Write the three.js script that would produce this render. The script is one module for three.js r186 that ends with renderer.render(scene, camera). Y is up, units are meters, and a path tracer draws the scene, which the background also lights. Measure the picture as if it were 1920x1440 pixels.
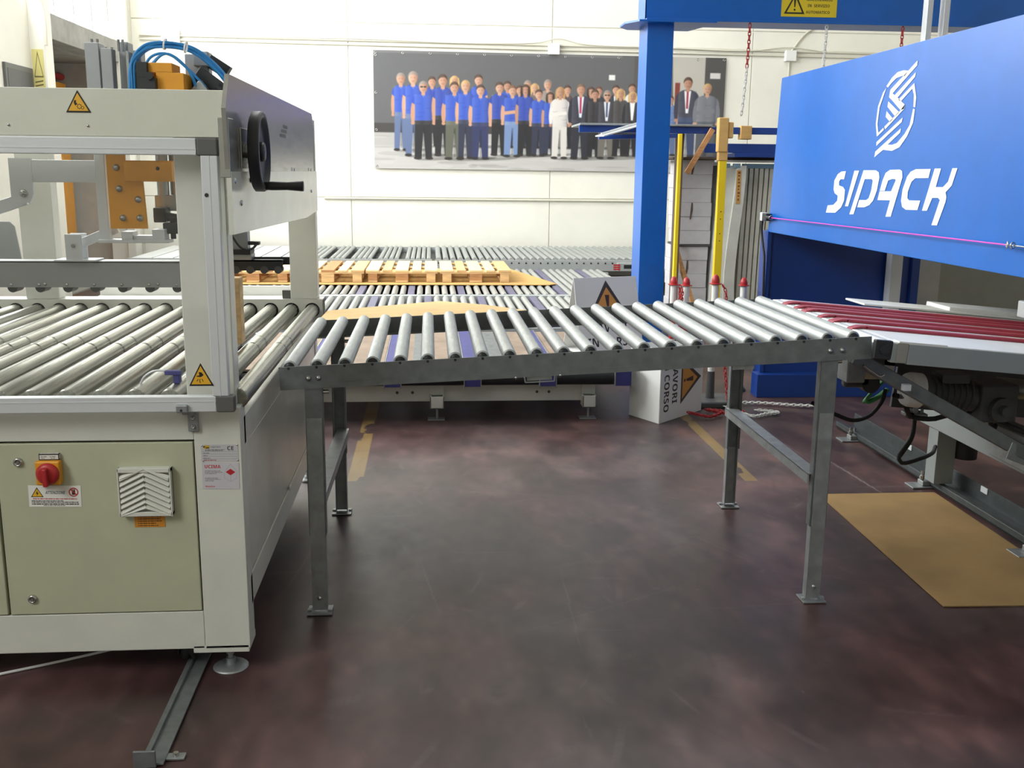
import * as THREE from 'three';
import { RoundedBoxGeometry } from 'three/addons/geometries/RoundedBoxGeometry.js';
import { mergeGeometries } from 'three/addons/utils/BufferGeometryUtils.js';
import { RectAreaLightUniformsLib } from 'three/addons/lights/RectAreaLightUniformsLib.js';

// ---------------------------------------------------------------- camera, sky, lights, exposure
const scene = new THREE.Scene();
const camera = new THREE.PerspectiveCamera(41.51, 1920 / 1440, 0.05, 80);
camera.position.set(0, 1.6, 0);
camera.rotation.order = 'YXZ';
camera.rotation.set(-0.20670, -0.08172, 0.01);
scene.add(camera);
scene.background = new THREE.Color(0.75, 0.85, 1.0);
const renderer = new THREE.WebGLRenderer({ antialias: true });
renderer.toneMapping = THREE.LinearToneMapping;
renderer.toneMappingExposure = 1.4;
renderer.shadowMap.enabled = true;
RectAreaLightUniformsLib.init();

// the hall: x from -4.35 to 8.3, z from -15.9 to 6.0, roof at 6.2
const HALL = { x0: -4.35, x1: 8.3, z0: -15.9, z1: 6.0, h: 6.2 };
const DAY = new THREE.Color(0.965, 0.99, 1.0);
function windowLight(w, h, power, pos, look) {        // daylight entering through one frosted window bay
  const l = new THREE.RectAreaLight(DAY, power, w, h);
  l.position.set(...pos); l.lookAt(...look); l.castShadow = true; scene.add(l);
}
const BAYS = [[-15.1, -12.3], [-11.9, -8.7], [-8.3, -5.1], [-0.6, 2.0]];   // window bays of the left wall, z from / to
const WINDOW = 8;
for (const [a, b] of BAYS) windowLight(b - a, 2.3, WINDOW, [HALL.x0 + 0.06, 4.55, (a + b) / 2], [0, 4.1, (a + b) / 2]);
const SKYLIGHTS = [[-2.0, -13.2], [3.0, -13.2], [-2.0, -8.2], [3.0, -8.2]];             // translucent roof sheets, centre x, z
const SKYLIGHT_POWER = [4, 3, 3, 3];
SKYLIGHTS.forEach(([x, z], i) => windowLight(2.6, 1.4, SKYLIGHT_POWER[i], [x, HALL.h - 0.05, z], [x, 0, z]));

// ---------------------------------------------------------------- helpers
let seed = 7;
const rnd = () => { seed = (seed * 1664525 + 1013904223) >>> 0; return seed / 4294967296; };
const rr = (a, b) => a + (b - a) * rnd();
const V = (x, y, z) => new THREE.Vector3(x, y, z);
const used = {};
function numbered(n) { const k = used[n] = (used[n] ?? -1) + 1; return k ? `${n}_${String(k).padStart(3, '0')}` : n; }
function metreUV(g) {                                  // uv in metres, by the way each vertex faces
  const p = g.attributes.position, n = g.attributes.normal, uv = new Float32Array(p.count * 2);
  for (let i = 0; i < p.count; i++) {
    const a = Math.abs(n.getX(i)), b = Math.abs(n.getY(i)), c = Math.abs(n.getZ(i));
    const [u, v] = b >= a && b >= c ? [p.getX(i), p.getZ(i)] : a >= c ? [p.getZ(i), p.getY(i)] : [p.getX(i), p.getY(i)];
    uv[2 * i] = u; uv[2 * i + 1] = v;
  }
  g.setAttribute('uv', new THREE.BufferAttribute(uv, 2));
  return g;
}
function bx(x0, x1, y0, y1, z0, z1, r = 0.002) {       // a box with softened edges between two corners
  const w = Math.abs(x1 - x0), h = Math.abs(y1 - y0), d = Math.abs(z1 - z0), m = Math.min(w, h, d);
  const g = r > 0 && m > 0.004 ? new RoundedBoxGeometry(w, h, d, 1, Math.min(r, m * 0.3)) : new THREE.BoxGeometry(w, h, d);
  return g.translate((x0 + x1) / 2, (y0 + y1) / 2, (z0 + z1) / 2);
}
function rod(p, q, r, seg = 14, r2 = r) {              // a round bar between two points
  const a = V(...p), b = V(...q), d = b.clone().sub(a), L = d.length();
  const g = new THREE.CylinderGeometry(r2, r, L, seg, 1);
  g.translate(0, L / 2, 0).applyQuaternion(new THREE.Quaternion().setFromUnitVectors(V(0, 1, 0), d.normalize()));
  return g.translate(...p);
}
function bar(p, q, w, h, r = 0.002) {                  // a flat bar between two points, w across (horizontal), h upright
  const a = V(...p), b = V(...q), d = b.clone().sub(a), L = d.length();
  const g = r && Math.min(w, h) > 0.004 ? new RoundedBoxGeometry(w, h, L, 1, Math.min(r, Math.min(w, h) * 0.3)) : new THREE.BoxGeometry(w, h, L);
  const m = new THREE.Matrix4().lookAt(a, b, V(0, 1, 0)); m.setPosition((p[0] + q[0]) / 2, (p[1] + q[1]) / 2, (p[2] + q[2]) / 2);
  return g.applyMatrix4(m);
}
function lathe(profile, p, axis, seg = 20) {           // profile [[r, along]...] turned about an axis through p
  const g = new THREE.LatheGeometry(profile.map(([r, y]) => new THREE.Vector2(Math.max(r, 1e-5), y)), seg);
  g.applyQuaternion(new THREE.Quaternion().setFromUnitVectors(V(0, 1, 0), V(...axis).normalize()));
  return g.translate(...p);
}
function tube(pts, r, seg = 40, rad = 8) { return new THREE.TubeGeometry(new THREE.CatmullRomCurve3(pts.map((p) => V(...p))), seg, r, rad); }
function poly(pts, depth, bev = 0) {                   // an outline in x, y given thickness along +z
  return new THREE.ExtrudeGeometry(new THREE.Shape(pts.map(([x, y]) => new THREE.Vector2(x, y))), bev ? { depth, bevelEnabled: true, bevelSize: bev, bevelThickness: bev, bevelSegments: 1 } : { depth, bevelEnabled: false });
}
function join(list) {
  const gs = list.map((g) => { const h = g.index ? g.toNonIndexed() : g; for (const k of Object.keys(h.attributes)) if (!['position', 'normal', 'uv'].includes(k)) h.deleteAttribute(k); if (!h.attributes.uv) metreUV(h); return h; });
  return mergeGeometries(gs);
}
function mesh(parent, name, geo, mat, label, keepUV = false) {
  const g = Array.isArray(geo) ? (geo.length > 1 ? join(geo) : geo[0]) : geo;
  if (!keepUV && mat.map !== undefined) metreUV(g);
  const m = new THREE.Mesh(g, mat); m.name = name; m.castShadow = m.receiveShadow = true;
  if (label) m.userData.label = label;
  parent.add(m); return m;
}
function thing(name, label, category, pos = [0, 0, 0], turn = 0, group) {
  const o = new THREE.Group(); o.name = numbered(name); o.position.set(...pos); o.rotation.y = turn; scene.add(o);
  o.userData = { label, category }; if (group) o.userData.group = group;
  return o;
}
function one(name, label, category, geo, mat, group, keepUV) {       // a thing that is a single mesh
  const m = mesh(scene, numbered(name), geo, mat, label, keepUV); m.userData.category = category; if (group) m.userData.group = group; return m;
}
function struct(name, geo, mat, keepUV) { const m = mesh(scene, name, geo, mat, undefined, keepUV); m.userData.kind = 'structure'; return m; }
function flat(parent, name, w, h, mat, pos, rot, label, t = 0.001) { // a thin printed sheet facing +z before it is turned
  const m = mesh(parent, name, new THREE.BoxGeometry(w, h, t), mat, label, true);
  m.position.set(...pos); m.rotation.set(...rot); return m;
}
function cut(parent, name, pts, t, mat, label) {       // a printed sheet of any outline: uv spans its bounding box
  const g = poly(pts, t); const xs = pts.map((p) => p[0]), ys = pts.map((p) => p[1]);
  const a = Math.min(...xs), b = Math.max(...xs), c = Math.min(...ys), d = Math.max(...ys), p = g.attributes.position, uv = g.attributes.uv;
  for (let i = 0; i < p.count; i++) uv.setXY(i, (p.getX(i) - a) / (b - a), (p.getY(i) - c) / (d - c));
  return mesh(parent, name, g, mat, label, true);
}

// ---------------------------------------------------------------- procedural textures
function lattice(n, s) { const a = new Float32Array(n * n); let q = s >>> 0; for (let i = 0; i < a.length; i++) { q = (q * 1664525 + 1013904223) >>> 0; a[i] = q / 4294967296; } return a; }
function vnoise(L, n, x, y) {                          // tiling value noise on an n x n lattice
  const xi = Math.floor(x), yi = Math.floor(y), fx = x - xi, fy = y - yi, u = fx * fx * (3 - 2 * fx), v = fy * fy * (3 - 2 * fy);
  const X0 = ((xi % n) + n) % n, X1 = (X0 + 1) % n, Y0 = ((yi % n) + n) % n, Y1 = (Y0 + 1) % n;
  const a = L[Y0 * n + X0], b = L[Y0 * n + X1], c = L[Y1 * n + X0], d = L[Y1 * n + X1];
  return (a + (b - a) * u) * (1 - v) + (c + (d - c) * u) * v;
}
function fbm(L, x, y, oct, n0) { let s = 0, a = 0.5, t = 0, n = n0; for (let i = 0; i < oct; i++) { s += a * vnoise(L[i], n, x * n, y * n); t += a; a *= 0.5; n *= 2; } return s / t; }
const LAT = (s, n0, oct) => Array.from({ length: oct }, (_, i) => lattice(n0 << i, s + i * 77));
function makeTex(n, fn, srgb = true) {
  const d = new Uint8Array(n * n * 4);
  for (let y = 0; y < n; y++) for (let x = 0; x < n; x++) { const c = fn(x / n, y / n), i = (y * n + x) * 4; d[i] = c[0]; d[i + 1] = c[1]; d[i + 2] = c[2]; d[i + 3] = 255; }
  const t = new THREE.DataTexture(d, n, n); t.wrapS = t.wrapT = THREE.RepeatWrapping; t.magFilter = THREE.LinearFilter; t.minFilter = THREE.LinearMipmapLinearFilter; t.generateMipmaps = true;
  if (srgb) t.colorSpace = THREE.SRGBColorSpace; t.needsUpdate = true; return t;
}
const hex = (h) => [(h >> 16) & 255, (h >> 8) & 255, h & 255];
const cl = (v) => Math.max(0, Math.min(255, v));
function mottled(h, amp, s, n0 = 8, stretch = [1, 1], rep = 1) {    // colour with grain, patches of +-amp
  const b = hex(h), L = LAT(s, n0, 5);
  const t = makeTex(256, (u, v) => { const k = 1 + amp * (fbm(L, u * stretch[0], v * stretch[1], 5, n0) - 0.5) * 2; return b.map((c) => cl(c * k)); });
  t.repeat.set(rep, rep); return t;
}
function roughTex(lo, hi, s, n0 = 8, stretch = [1, 1], rep = 1) {   // green channel is the roughness
  const L = LAT(s, n0, 5); const t = makeTex(256, (u, v) => { const k = 255 * (lo + (hi - lo) * fbm(L, u * stretch[0], v * stretch[1], 5, n0)); return [k, k, k]; }, false);
  t.repeat.set(rep, rep); return t;
}
function std(o) { return new THREE.MeshStandardMaterial(o); }
function paint(h, amp = 0.04, rough = 0.4, s = 3, rep = 1.3) { return std({ map: mottled(h, amp, s, 8, [1, 1], rep), roughness: rough }); }
function canvasMat(w, h, draw, o = {}) {
  const c = document.createElement('canvas'); c.width = w; c.height = h; draw(c.getContext('2d'), w, h);
  const t = new THREE.CanvasTexture(c); t.colorSpace = THREE.SRGBColorSpace;
  return std({ map: t, roughness: 0.5, ...o });
}
const M = {
  cream: paint(0xd6d7cc, 0.025, 0.32, 11), doorBeige: paint(0xb9bb9f, 0.03, 0.5, 12), header: paint(0xd3d4c4, 0.02, 0.45, 13),
  alu: std({ color: 0xd8dbdc, metalness: 0.25, roughness: 0.4 }), aluDark: std({ color: 0x9a9d9e, metalness: 0.8, roughness: 0.38 }),
  galv: std({ map: mottled(0x9fa3a3, 0.10, 21, 16, [1, 1], 2), metalness: 0.75, roughnessMap: roughTex(0.38, 0.62, 22, 16, [1, 1], 2), roughness: 1 }),
  galvDark: std({ map: mottled(0x7d8181, 0.10, 23, 16, [1, 1], 2), metalness: 0.6, roughnessMap: roughTex(0.4, 0.65, 24, 16, [1, 1], 2), roughness: 1 }),
  zincRoller: std({ map: mottled(0xaeb2b0, 0.08, 25, 8, [1, 4], 3), metalness: 0.65, roughnessMap: roughTex(0.42, 0.62, 26, 8, [1, 4], 3), roughness: 1 }),
  silverRoller: std({ color: 0xbdbfbb, metalness: 0.65, roughness: 0.4 }),
  chromeRoller: std({ map: mottled(0x9fa096, 0.14, 27, 8, [4, 1], 1.5), metalness: 0.85, roughnessMap: roughTex(0.2, 0.42, 28, 8, [4, 1], 1.5), roughness: 1 }),
  steel: std({ color: 0x8d9090, metalness: 0.85, roughness: 0.3 }), bolt: std({ color: 0xb8b8b4, metalness: 0.9, roughness: 0.25 }),
  stainless: std({ map: mottled(0xa9a9a2, 0.04, 31, 8, [1, 10], 1), metalness: 0.6, roughnessMap: roughTex(0.16, 0.3, 32, 8, [1, 10], 1), roughness: 1 }),
  sheetGrey: paint(0xa4a8a7, 0.03, 0.42, 33), rubber: std({ color: 0x1c1c1d, roughness: 0.7 }), blackPlastic: std({ color: 0x26272a, roughness: 0.45 }),
  darkGrey: paint(0x4a4b4c, 0.05, 0.5, 34), cornerGrey: std({ color: 0x5d5d5a, roughness: 0.5 }), blackMetal: std({ color: 0x2e3031, metalness: 0.3, roughness: 0.45 }),
  orange: paint(0xe09a28, 0.05, 0.38, 35), red: std({ color: 0xb02a2c, roughness: 0.4 }), redBelt: std({ map: mottled(0x9c3440, 0.07, 36, 8, [1, 1], 3), roughness: 0.55 }),
  yellow: std({ color: 0xe8c81e, roughness: 0.45 }), white: paint(0xe6e6e0, 0.02, 0.4, 37), whitePlastic: std({ color: 0xe4e5e2, roughness: 0.4 }),
  blue: paint(0x0060b8, 0.03, 0.33, 38), blueDark: paint(0x1a3f8c, 0.03, 0.35, 39), blueHose: std({ color: 0x2f86c8, roughness: 0.35 }), belt: paint(0x3c3d7c, 0.08, 0.55, 40),
  wall: null, concrete: paint(0x8d8c86, 0.10, 0.85, 42), wood: std({ map: mottled(0xd9b684, 0.16, 43, 6, [1, 8], 1.4), roughness: 0.75 }),
  woodDark: std({ map: mottled(0xb8895c, 0.18, 44, 6, [1, 8], 1.4), roughness: 0.8 }), woodPale: std({ map: mottled(0xe8d3a4, 0.10, 45, 6, [1, 8], 1.4), roughness: 0.72 }),
  card: std({ map: mottled(0xcba262, 0.06, 46, 10, [1, 3], 1), roughness: 0.85 }), cardPale: std({ map: mottled(0xe0bd84, 0.05, 47, 10, [1, 3], 1), roughness: 0.8 }), chipboard: paint(0x8f7d6c, 0.14, 0.8, 48),
  grime: paint(0x55524c, 0.2, 0.7, 49), frost: null, railGrey: paint(0x858a88, 0.03, 0.45, 55), trackSteel: std({ map: mottled(0x4b5050, 0.12, 56, 16, [1, 1], 2), metalness: 0.4, roughness: 0.5 }),
  greyCarton: paint(0xc2c0c4, 0.06, 0.8, 51), panelWhite: paint(0xd8d9d2, 0.05, 0.6, 52), brown: paint(0x5f4f46, 0.1, 0.7, 53),
  acrylic: new THREE.MeshPhysicalMaterial({ color: 0xffffff, roughness: 0.03, transmission: 1, thickness: 0, ior: 1.49 }),
  purple: paint(0x67657e, 0.05, 0.45, 54),
};
M.blueTile = M.purple;
// ---------------------------------------------------------------- the hall
{
  const W = 2048, L1 = LAT(101, 6, 6), L2 = LAT(131, 24, 5), L3 = LAT(151, 64, 4), L5 = LAT(191, 256, 2);
  const fx0 = -4.6, fx1 = 8.6, fz0 = -16.2, fz1 = 6.2;                // what the picture of the floor paint spans
  const lines = [];                                                    // scratches and scuffs: x, z, length, turn, width, strength
  for (let i = 0; i < 2600; i++) { const big = i < 160; lines.push([rr(-3, 5), rr(-9, -1.6), big ? rr(0.3, 1.1) : rr(0.04, 0.28), rr(-0.6, 0.6) + (rnd() < 0.6 ? 0.1 : 1.5), big ? 1 : 1 + Math.floor(rr(0, 4)), (big ? rr(0.08, 0.3) : rr(0.04, 0.2)) * (rnd() < 0.45 ? -1 : 1)]); };
  lines.push([2.28, -5.1, 1.05, 1.50, 2, 0.8], [2.14, -5.6, 1.0, 1.53, 1, 0.5], [2.34, -4.4, 0.9, 1.52, 2, 0.5], [2.45, -4.9, 0.6, 0.1, 2, 0.4]);
  const d = new Uint8Array(W * W * 4), r8 = new Uint8Array(W * W * 4);
  for (let j = 0; j < W; j++) for (let i = 0; i < W; i++) {
    const u = i / W, v = j / W, x = fx0 + u * (fx1 - fx0), z = fz1 + v * (fz0 - fz1);
    const a = fbm(L1, u, v, 6, 6), b = fbm(L2, u, v, 5, 24), c = 0.5 + (fbm(L3, u, v, 4, 64) - 0.5) * 1.2, fine = fbm(L5, u, v, 2, 256);
    const s1 = fbm(L2, u * 0.35 + v * 0.2, v * 1.6, 5, 24), s2 = fbm(L2, u * 1.7 - v * 0.5, v * 0.3 + u * 0.4, 5, 24);   // wheel and drag marks in two directions
    const bare = Math.max(0, Math.min(1, (a * 0.35 + b * 0.35 + s1 * 0.25 + s2 * 0.25 - 0.53) * 3.2 + 0.1)), dust = Math.max(0, Math.min(1, (c * 0.6 + s1 * 0.45 + b * 0.15 - 0.60) * 5));
    let R = 79 + (65 - 79) * bare, G = 55 + (60 - 55) * bare, B = 54 + (58 - 54) * bare;
    R += 13 * dust; G += 13 * dust; B += 13 * dust;
    const rust = Math.max(0, Math.min(1, (fbm(L1, u + 0.37, v + 0.21, 5, 6) * 0.6 + c * 0.5 - 0.66) * 4)); R += 8 * rust; G -= 1 * rust; B -= 5 * rust;
    const k = 0.44 + 0.30 * s2 + 0.40 * c + 0.30 * fine; R *= k; G *= k; B *= k;
    const yl = (x > -0.445 && x < -0.36 && z > -9 && z < -5.15 && c > 0.36) || (x > 1.66 && x < 1.73 && z > -9 && z < -5.05 && c > 0.38);
    if (yl) { R = R * 0.35 + 150 * 0.65; G = G * 0.35 + 124 * 0.65; B = B * 0.35 + 62 * 0.65; }
    const o = (j * W + i) * 4; d[o] = cl(R); d[o + 1] = cl(G); d[o + 2] = cl(B); d[o + 3] = 255;
    const q = 255 * (0.20 + 0.26 * b + 0.16 * c); r8[o] = r8[o + 1] = r8[o + 2] = cl(q); r8[o + 3] = 255;
  }
  for (const [x, z, len, t, w, s] of lines) {
    const n = Math.ceil(len / 0.004);
    for (let k = 0; k < n; k++) {
      const px = x + Math.cos(t) * (k / n - 0.5) * len, pz = z + Math.sin(t) * (k / n - 0.5) * len + 0.02 * Math.sin(k / n * 3 + x);
      const i0 = Math.round((px - fx0) / (fx1 - fx0) * W), j0 = Math.round((pz - fz1) / (fz0 - fz1) * W), e = Math.abs(s) * 0.35 * Math.sin(Math.PI * k / n), tone = s > 0 ? [150, 140, 138] : [58, 34, 34];
      for (let wv = 0; wv < w; wv++) { const i = Math.abs(Math.sin(t)) > 0.7 ? i0 + wv : i0, j = Math.abs(Math.sin(t)) > 0.7 ? j0 : j0 + wv; if (i < 0 || j < 0 || i >= W || j >= W) continue; const o = (j * W + i) * 4;
        for (let m = 0; m < 3; m++) d[o + m] = cl(d[o + m] * (1 - e) + tone[m] * e); }
    }
  }
  const mk = (a, srgb) => { const t = new THREE.DataTexture(a, W, W); t.magFilter = THREE.LinearFilter; t.minFilter = THREE.LinearMipmapLinearFilter; t.generateMipmaps = true; if (srgb) t.colorSpace = THREE.SRGBColorSpace; t.needsUpdate = true; return t; };
  const mat = std({ map: mk(d, true), roughnessMap: mk(r8, false), roughness: 1 });
  const g = new THREE.BoxGeometry(HALL.x1 - HALL.x0 + 0.4, 0.2, HALL.z1 - HALL.z0 + 0.4).translate((HALL.x0 + HALL.x1) / 2, -0.1, (HALL.z0 + HALL.z1) / 2);
  const p = g.attributes.position, uv = g.attributes.uv;
  for (let i = 0; i < p.count; i++) uv.setXY(i, (p.getX(i) - fx0) / (fx1 - fx0), (p.getZ(i) - fz1) / (fz0 - fz1));
  struct('floor', g, mat, true);
}
M.wall = std({ map: mottled(0xe5e3d8, 0.03, 61, 6, [1, 1], 0.35), roughness: 0.75 });
M.ceil = std({ map: mottled(0xcfcdc4, 0.05, 62, 6, [1, 1], 0.35), roughness: 0.8 });
const { x0: HX0, x1: HX1, z0: HZ0, z1: HZ1, h: HH } = HALL;
// back wall of precast slabs: upper and lower courses with open joints
{
  const w = struct('wall_back', bx(HX0 - 0.2, HX1 + 0.2, 0, HH, HZ0 - 0.2, HZ0 - 0.02, 0), M.wall);
  const js = [-4.32, -1.19, 1.86, 4.95, 8.25];
  for (let i = 0; i < 4; i++) for (const [y0, y1] of [[0.0, 1.18], [1.195, 3.72], [3.735, HH]])
    mesh(w, 'panel', bx(js[i] + 0.006, js[i + 1] - 0.006, y0, y1, HZ0 - 0.03, HZ0, 0.006), M.wall);
}
struct('wall_right', bx(HX1, HX1 + 0.2, 0, HH, HZ0, HZ1, 0), M.wall);
struct('wall_front', bx(HX0 - 0.2, HX1 + 0.2, 0, HH, HZ1, HZ1 + 0.2, 0), M.wall);
// roof with holes for the translucent sheets
{
  const list = [], xs = [HX0 - 0.2, ...[-3.3, -0.7, 1.7, 4.3], HX1 + 0.2], zs = [HZ0 - 0.2, -13.9, -12.5, -8.9, -7.5, HZ1 + 0.2];
  for (let i = 0; i < xs.length - 1; i++) for (let j = 0; j < zs.length - 1; j++) if (!(i % 2 && j % 2)) list.push(bx(xs[i], xs[i + 1], HH, HH + 0.2, zs[j], zs[j + 1], 0));
  struct('ceiling', list, M.ceil);
  M.frost = std({ color: 0xffffff, roughness: 0.9, emissive: DAY, emissiveIntensity: 3.2 });
  M.roofSheet = std({ color: 0xffffff, roughness: 0.9, emissive: DAY, emissiveIntensity: 2.0 });
  SKYLIGHTS.forEach(([x, z], i) => struct(`window_${i + 10}`, bx(x - 1.3, x + 1.3, HH + 0.01, HH + 0.04, z - 0.7, z + 0.7, 0), M.roofSheet));
}
// left wall: solid below, window bays above, an opening to the annex at the back
{
  const t = -0.25, list = [];
  const X0 = HX0 + t, X1 = HX0;
  list.push(bx(X0, X1, 5.7, HH, HZ0 - 0.1, HZ1, 0));                                     // above the windows
  const edges = [HZ0 - 0.1, ...BAYS.flat(), HZ1];
  for (let i = 0; i < edges.length; i += 2) list.push(bx(X0, X1, 3.34, 5.7, edges[i], edges[i + 1], 0));   // piers between the bays
  list.push(bx(X0, X1, 0, 3.34, -12.1, HZ1, 0));                                         // solid wall, near
  list.push(bx(X0, X1, 0, 3.34, HZ0 - 0.1, -15.25, 0));                                  // solid wall, back
  struct('wall_left', list, M.wall);
  BAYS.forEach(([a, b], i) => {
    const w = struct(`window_${i + 1}`, bx(X0 + 0.1, X0 + 0.15, 3.34, 5.7, a, b, 0), M.frost);
    const n = 4;
    for (let k = 0; k <= n; k++) mesh(w, 'mullion', bx(X0 + 0.14, X0 + 0.2, 3.34, 5.7, a + (b - a) * k / n - 0.02, a + (b - a) * k / n + 0.02), M.sheetGrey);
    mesh(w, 'transom', bx(X0 + 0.14, X0 + 0.19, 4.5, 4.54, a, b), M.sheetGrey);
  });
  struct('trim_1', [bx(X1 - 0.2, X1 + 0.03, 3.04, 3.33, -15.25, -12.1, 0.01)], M.concrete);   // concrete lintel over the annex opening
  struct('trim_2', [bx(X1 - 0.02, X1 + 0.16, 0, 3.5, -12.25, -12.0, 0.01), bx(X1 - 0.02, X1 + 0.10, 0, 5.7, -15.45, -15.2, 0.01)], M.wall);  // pilasters
  // annex behind the opening
  struct('wall_annex', [bx(-7.2, -7.0, 0, 3.3, -15.6, -11.8, 0), bx(-7.0, X0, 0, 3.3, -15.6, -15.45, 0), bx(-7.0, X0, 0, 3.3, -12.0, -11.8, 0)], M.greyWall = paint(0xb9b8b0, 0.04, 0.7, 63));
  struct('ceiling_annex', [bx(-7.2, X0, 3.04, 3.2, -15.6, -11.8, 0)], M.concrete);
  struct('floor_annex', [bx(-7.2, X0, -0.1, 0, -15.6, -11.8, 0)], M.concrete);
}
// ---------------------------------------------------------------- gravity roller table, tilted up to the right
{
  const t = thing('roller_table', 'galvanized gravity roller table on four legs, bridging cream machine and red belts', 'roller table');
  const A = [-0.53, 0.922], ang = Math.atan2(0.103, 2.13), LEN = 2.135, ZN = -3.53, ZF = -4.66;
  const tilt = (g) => g.rotateZ(ang).translate(A[0], A[1], 0);
  for (const [z, s] of [[ZN, -1], [ZF, 1]]) {
    const rail = mesh(t, 'side_rail', [tilt(bx(0, LEN, -0.076, 0, z, z + s * 0.004, 0)), tilt(bx(0, LEN, -0.078, -0.074, z, z + s * 0.035, 0)), tilt(bx(0, LEN, -0.082, -0.062, z - s * 0.003, z, 0))], M.galvDark);
    for (const u of [0.10, 0.135, 1.98, 2.025]) mesh(rail, 'bolt', tilt(lathe([[0, 0.009], [0.006, 0.009], [0.007, 0.004], [0.010, 0.003], [0.010, 0]], [u, -0.045, z - s * 0.0], [0, 0, -s], 10)), M.bolt);
  }
  for (let i = 0; i < 22; i++) {
    const u = 0.034 + i * 0.0972, y = -0.006, r = 0.0252;
    const ro = mesh(t, 'roller', tilt(lathe([[0.018, 0], [r - 0.002, 0.001], [r, 0.005], [r, 1.075], [r - 0.002, 1.079], [0.018, 1.08]], [u, y, ZN - 0.022], [0, 0, -1], 22)), M.zincRoller, undefined, true);
    for (const [z, s] of [[ZN - 0.022, 1], [ZN - 1.102, -1]])
      mesh(ro, 'end_cap', [tilt(lathe([[0, 0.006], [0.009, 0.006], [0.0105, 0.002], [0.019, 0.001], [0.019, -0.004]], [u, y, z], [0, 0, s], 14)), tilt(rod([u, y, z], [u, y, z + s * 0.024], 0.005, 8))], M.blackMetal);
  }
  const leg = (x, z, s, top, name) => {                // telescopic channel leg; s = +1 front, -1 rear
    const l = mesh(t, 'leg', [bx(x - 0.031, x + 0.031, 0.30, top, z - 0.004 * s, z - 0.001 * s, 0), bx(x - 0.031, x - 0.028, 0.30, top, z - 0.040 * s, z, 0), bx(x + 0.028, x + 0.031, 0.30, top, z - 0.040 * s, z, 0)], M.galvDark);
    mesh(l, 'lower_leg', [bx(x - 0.027, x + 0.027, 0.012, 0.74, z + 0.001 * s, z + 0.004 * s, 0), bx(x - 0.027, x - 0.024, 0.012, 0.74, z - 0.034 * s, z + 0.003 * s, 0), bx(x + 0.024, x + 0.027, 0.012, 0.74, z - 0.034 * s, z + 0.003 * s, 0)], M.galv);
    mesh(l, 'foot_plate', [bx(x - 0.045, x + 0.045, 0.002, 0.008, z - 0.05 * s, z + 0.03 * s, 0.001), bx(x - 0.045, x - 0.030, 0.008, 0.016, z - 0.01, z + 0.01, 0.001), bx(x + 0.030, x + 0.045, 0.008, 0.016, z - 0.01, z + 0.01, 0.001)], M.galv);
    mesh(l, 'bolt', lathe([[0, 0.008], [0.006, 0.008], [0.009, 0.003], [0.009, 0]], [x, 0.06, z + 0.004 * s], [0, 0, s], 10), M.bolt);
    mesh(l, 'adjusting_bolt', [rod([x + 0.031, 0.83 + (x > 1 ? 0.1 : 0), z - 0.02 * s], [x + 0.052, 0.83 + (x > 1 ? 0.1 : 0), z - 0.02 * s], 0.008, 8)], M.bolt);
  };
  leg(-0.412, ZN, 1, 0.866); leg(1.452, ZN, 1, 0.952); leg(-0.425, ZF, -1, 0.866); leg(1.452, ZF, -1, 0.952);
  for (const [x, ya, yb] of [[-0.41, 0.445, 0.415], [1.435, 0.50, 0.50]])
    mesh(t, 'cross_brace', [bar([x, ya, ZN - 0.02], [x, yb, ZF + 0.02], 0.055, 0.003, 0), bar([x + (x > 0 ? -0.026 : 0.026), ya - 0.018, ZN - 0.02], [x + (x > 0 ? -0.026 : 0.026), yb - 0.018, ZF + 0.02], 0.003, 0.038, 0)], M.galv);
  // hand grips under the near rail
  for (const u of [0.915, 1.86]) {
    const g0 = [[u - 0.055, -0.079, ZN + 0.004], [u - 0.052, -0.10, ZN + 0.006], [u, -0.104, ZN + 0.006], [u + 0.052, -0.10, ZN + 0.006], [u + 0.055, -0.079, ZN + 0.004]];
    if (u < 1) { const g = mesh(t, 'hanging_bracket', [tilt(bar(g0[0], g0[1], 0.004, 0.004, 0)), tilt(bar(g0[1], g0[3], 0.004, 0.004, 0)), tilt(bar(g0[3], g0[4], 0.004, 0.004, 0)), tilt(bx(u - 0.045, u + 0.045, -0.098, -0.08, ZN - 0.012, ZN - 0.010, 0))], M.galv);
      for (const k of [-0.085, 0.075]) mesh(g, 'screw', tilt(lathe([[0, 0.01], [0.005, 0.01], [0.006, 0.003], [0.009, 0.002], [0.009, 0]], [u + k, -0.082, ZN - 0.005], [0, 0, 1], 8)), M.bolt); }
    else mesh(t, 'hanging_bracket', [tilt(bx(u - 0.24, u - 0.16, -0.098, -0.08, ZN - 0.012, ZN - 0.006, 0))], M.galv);
  }
}
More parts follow.
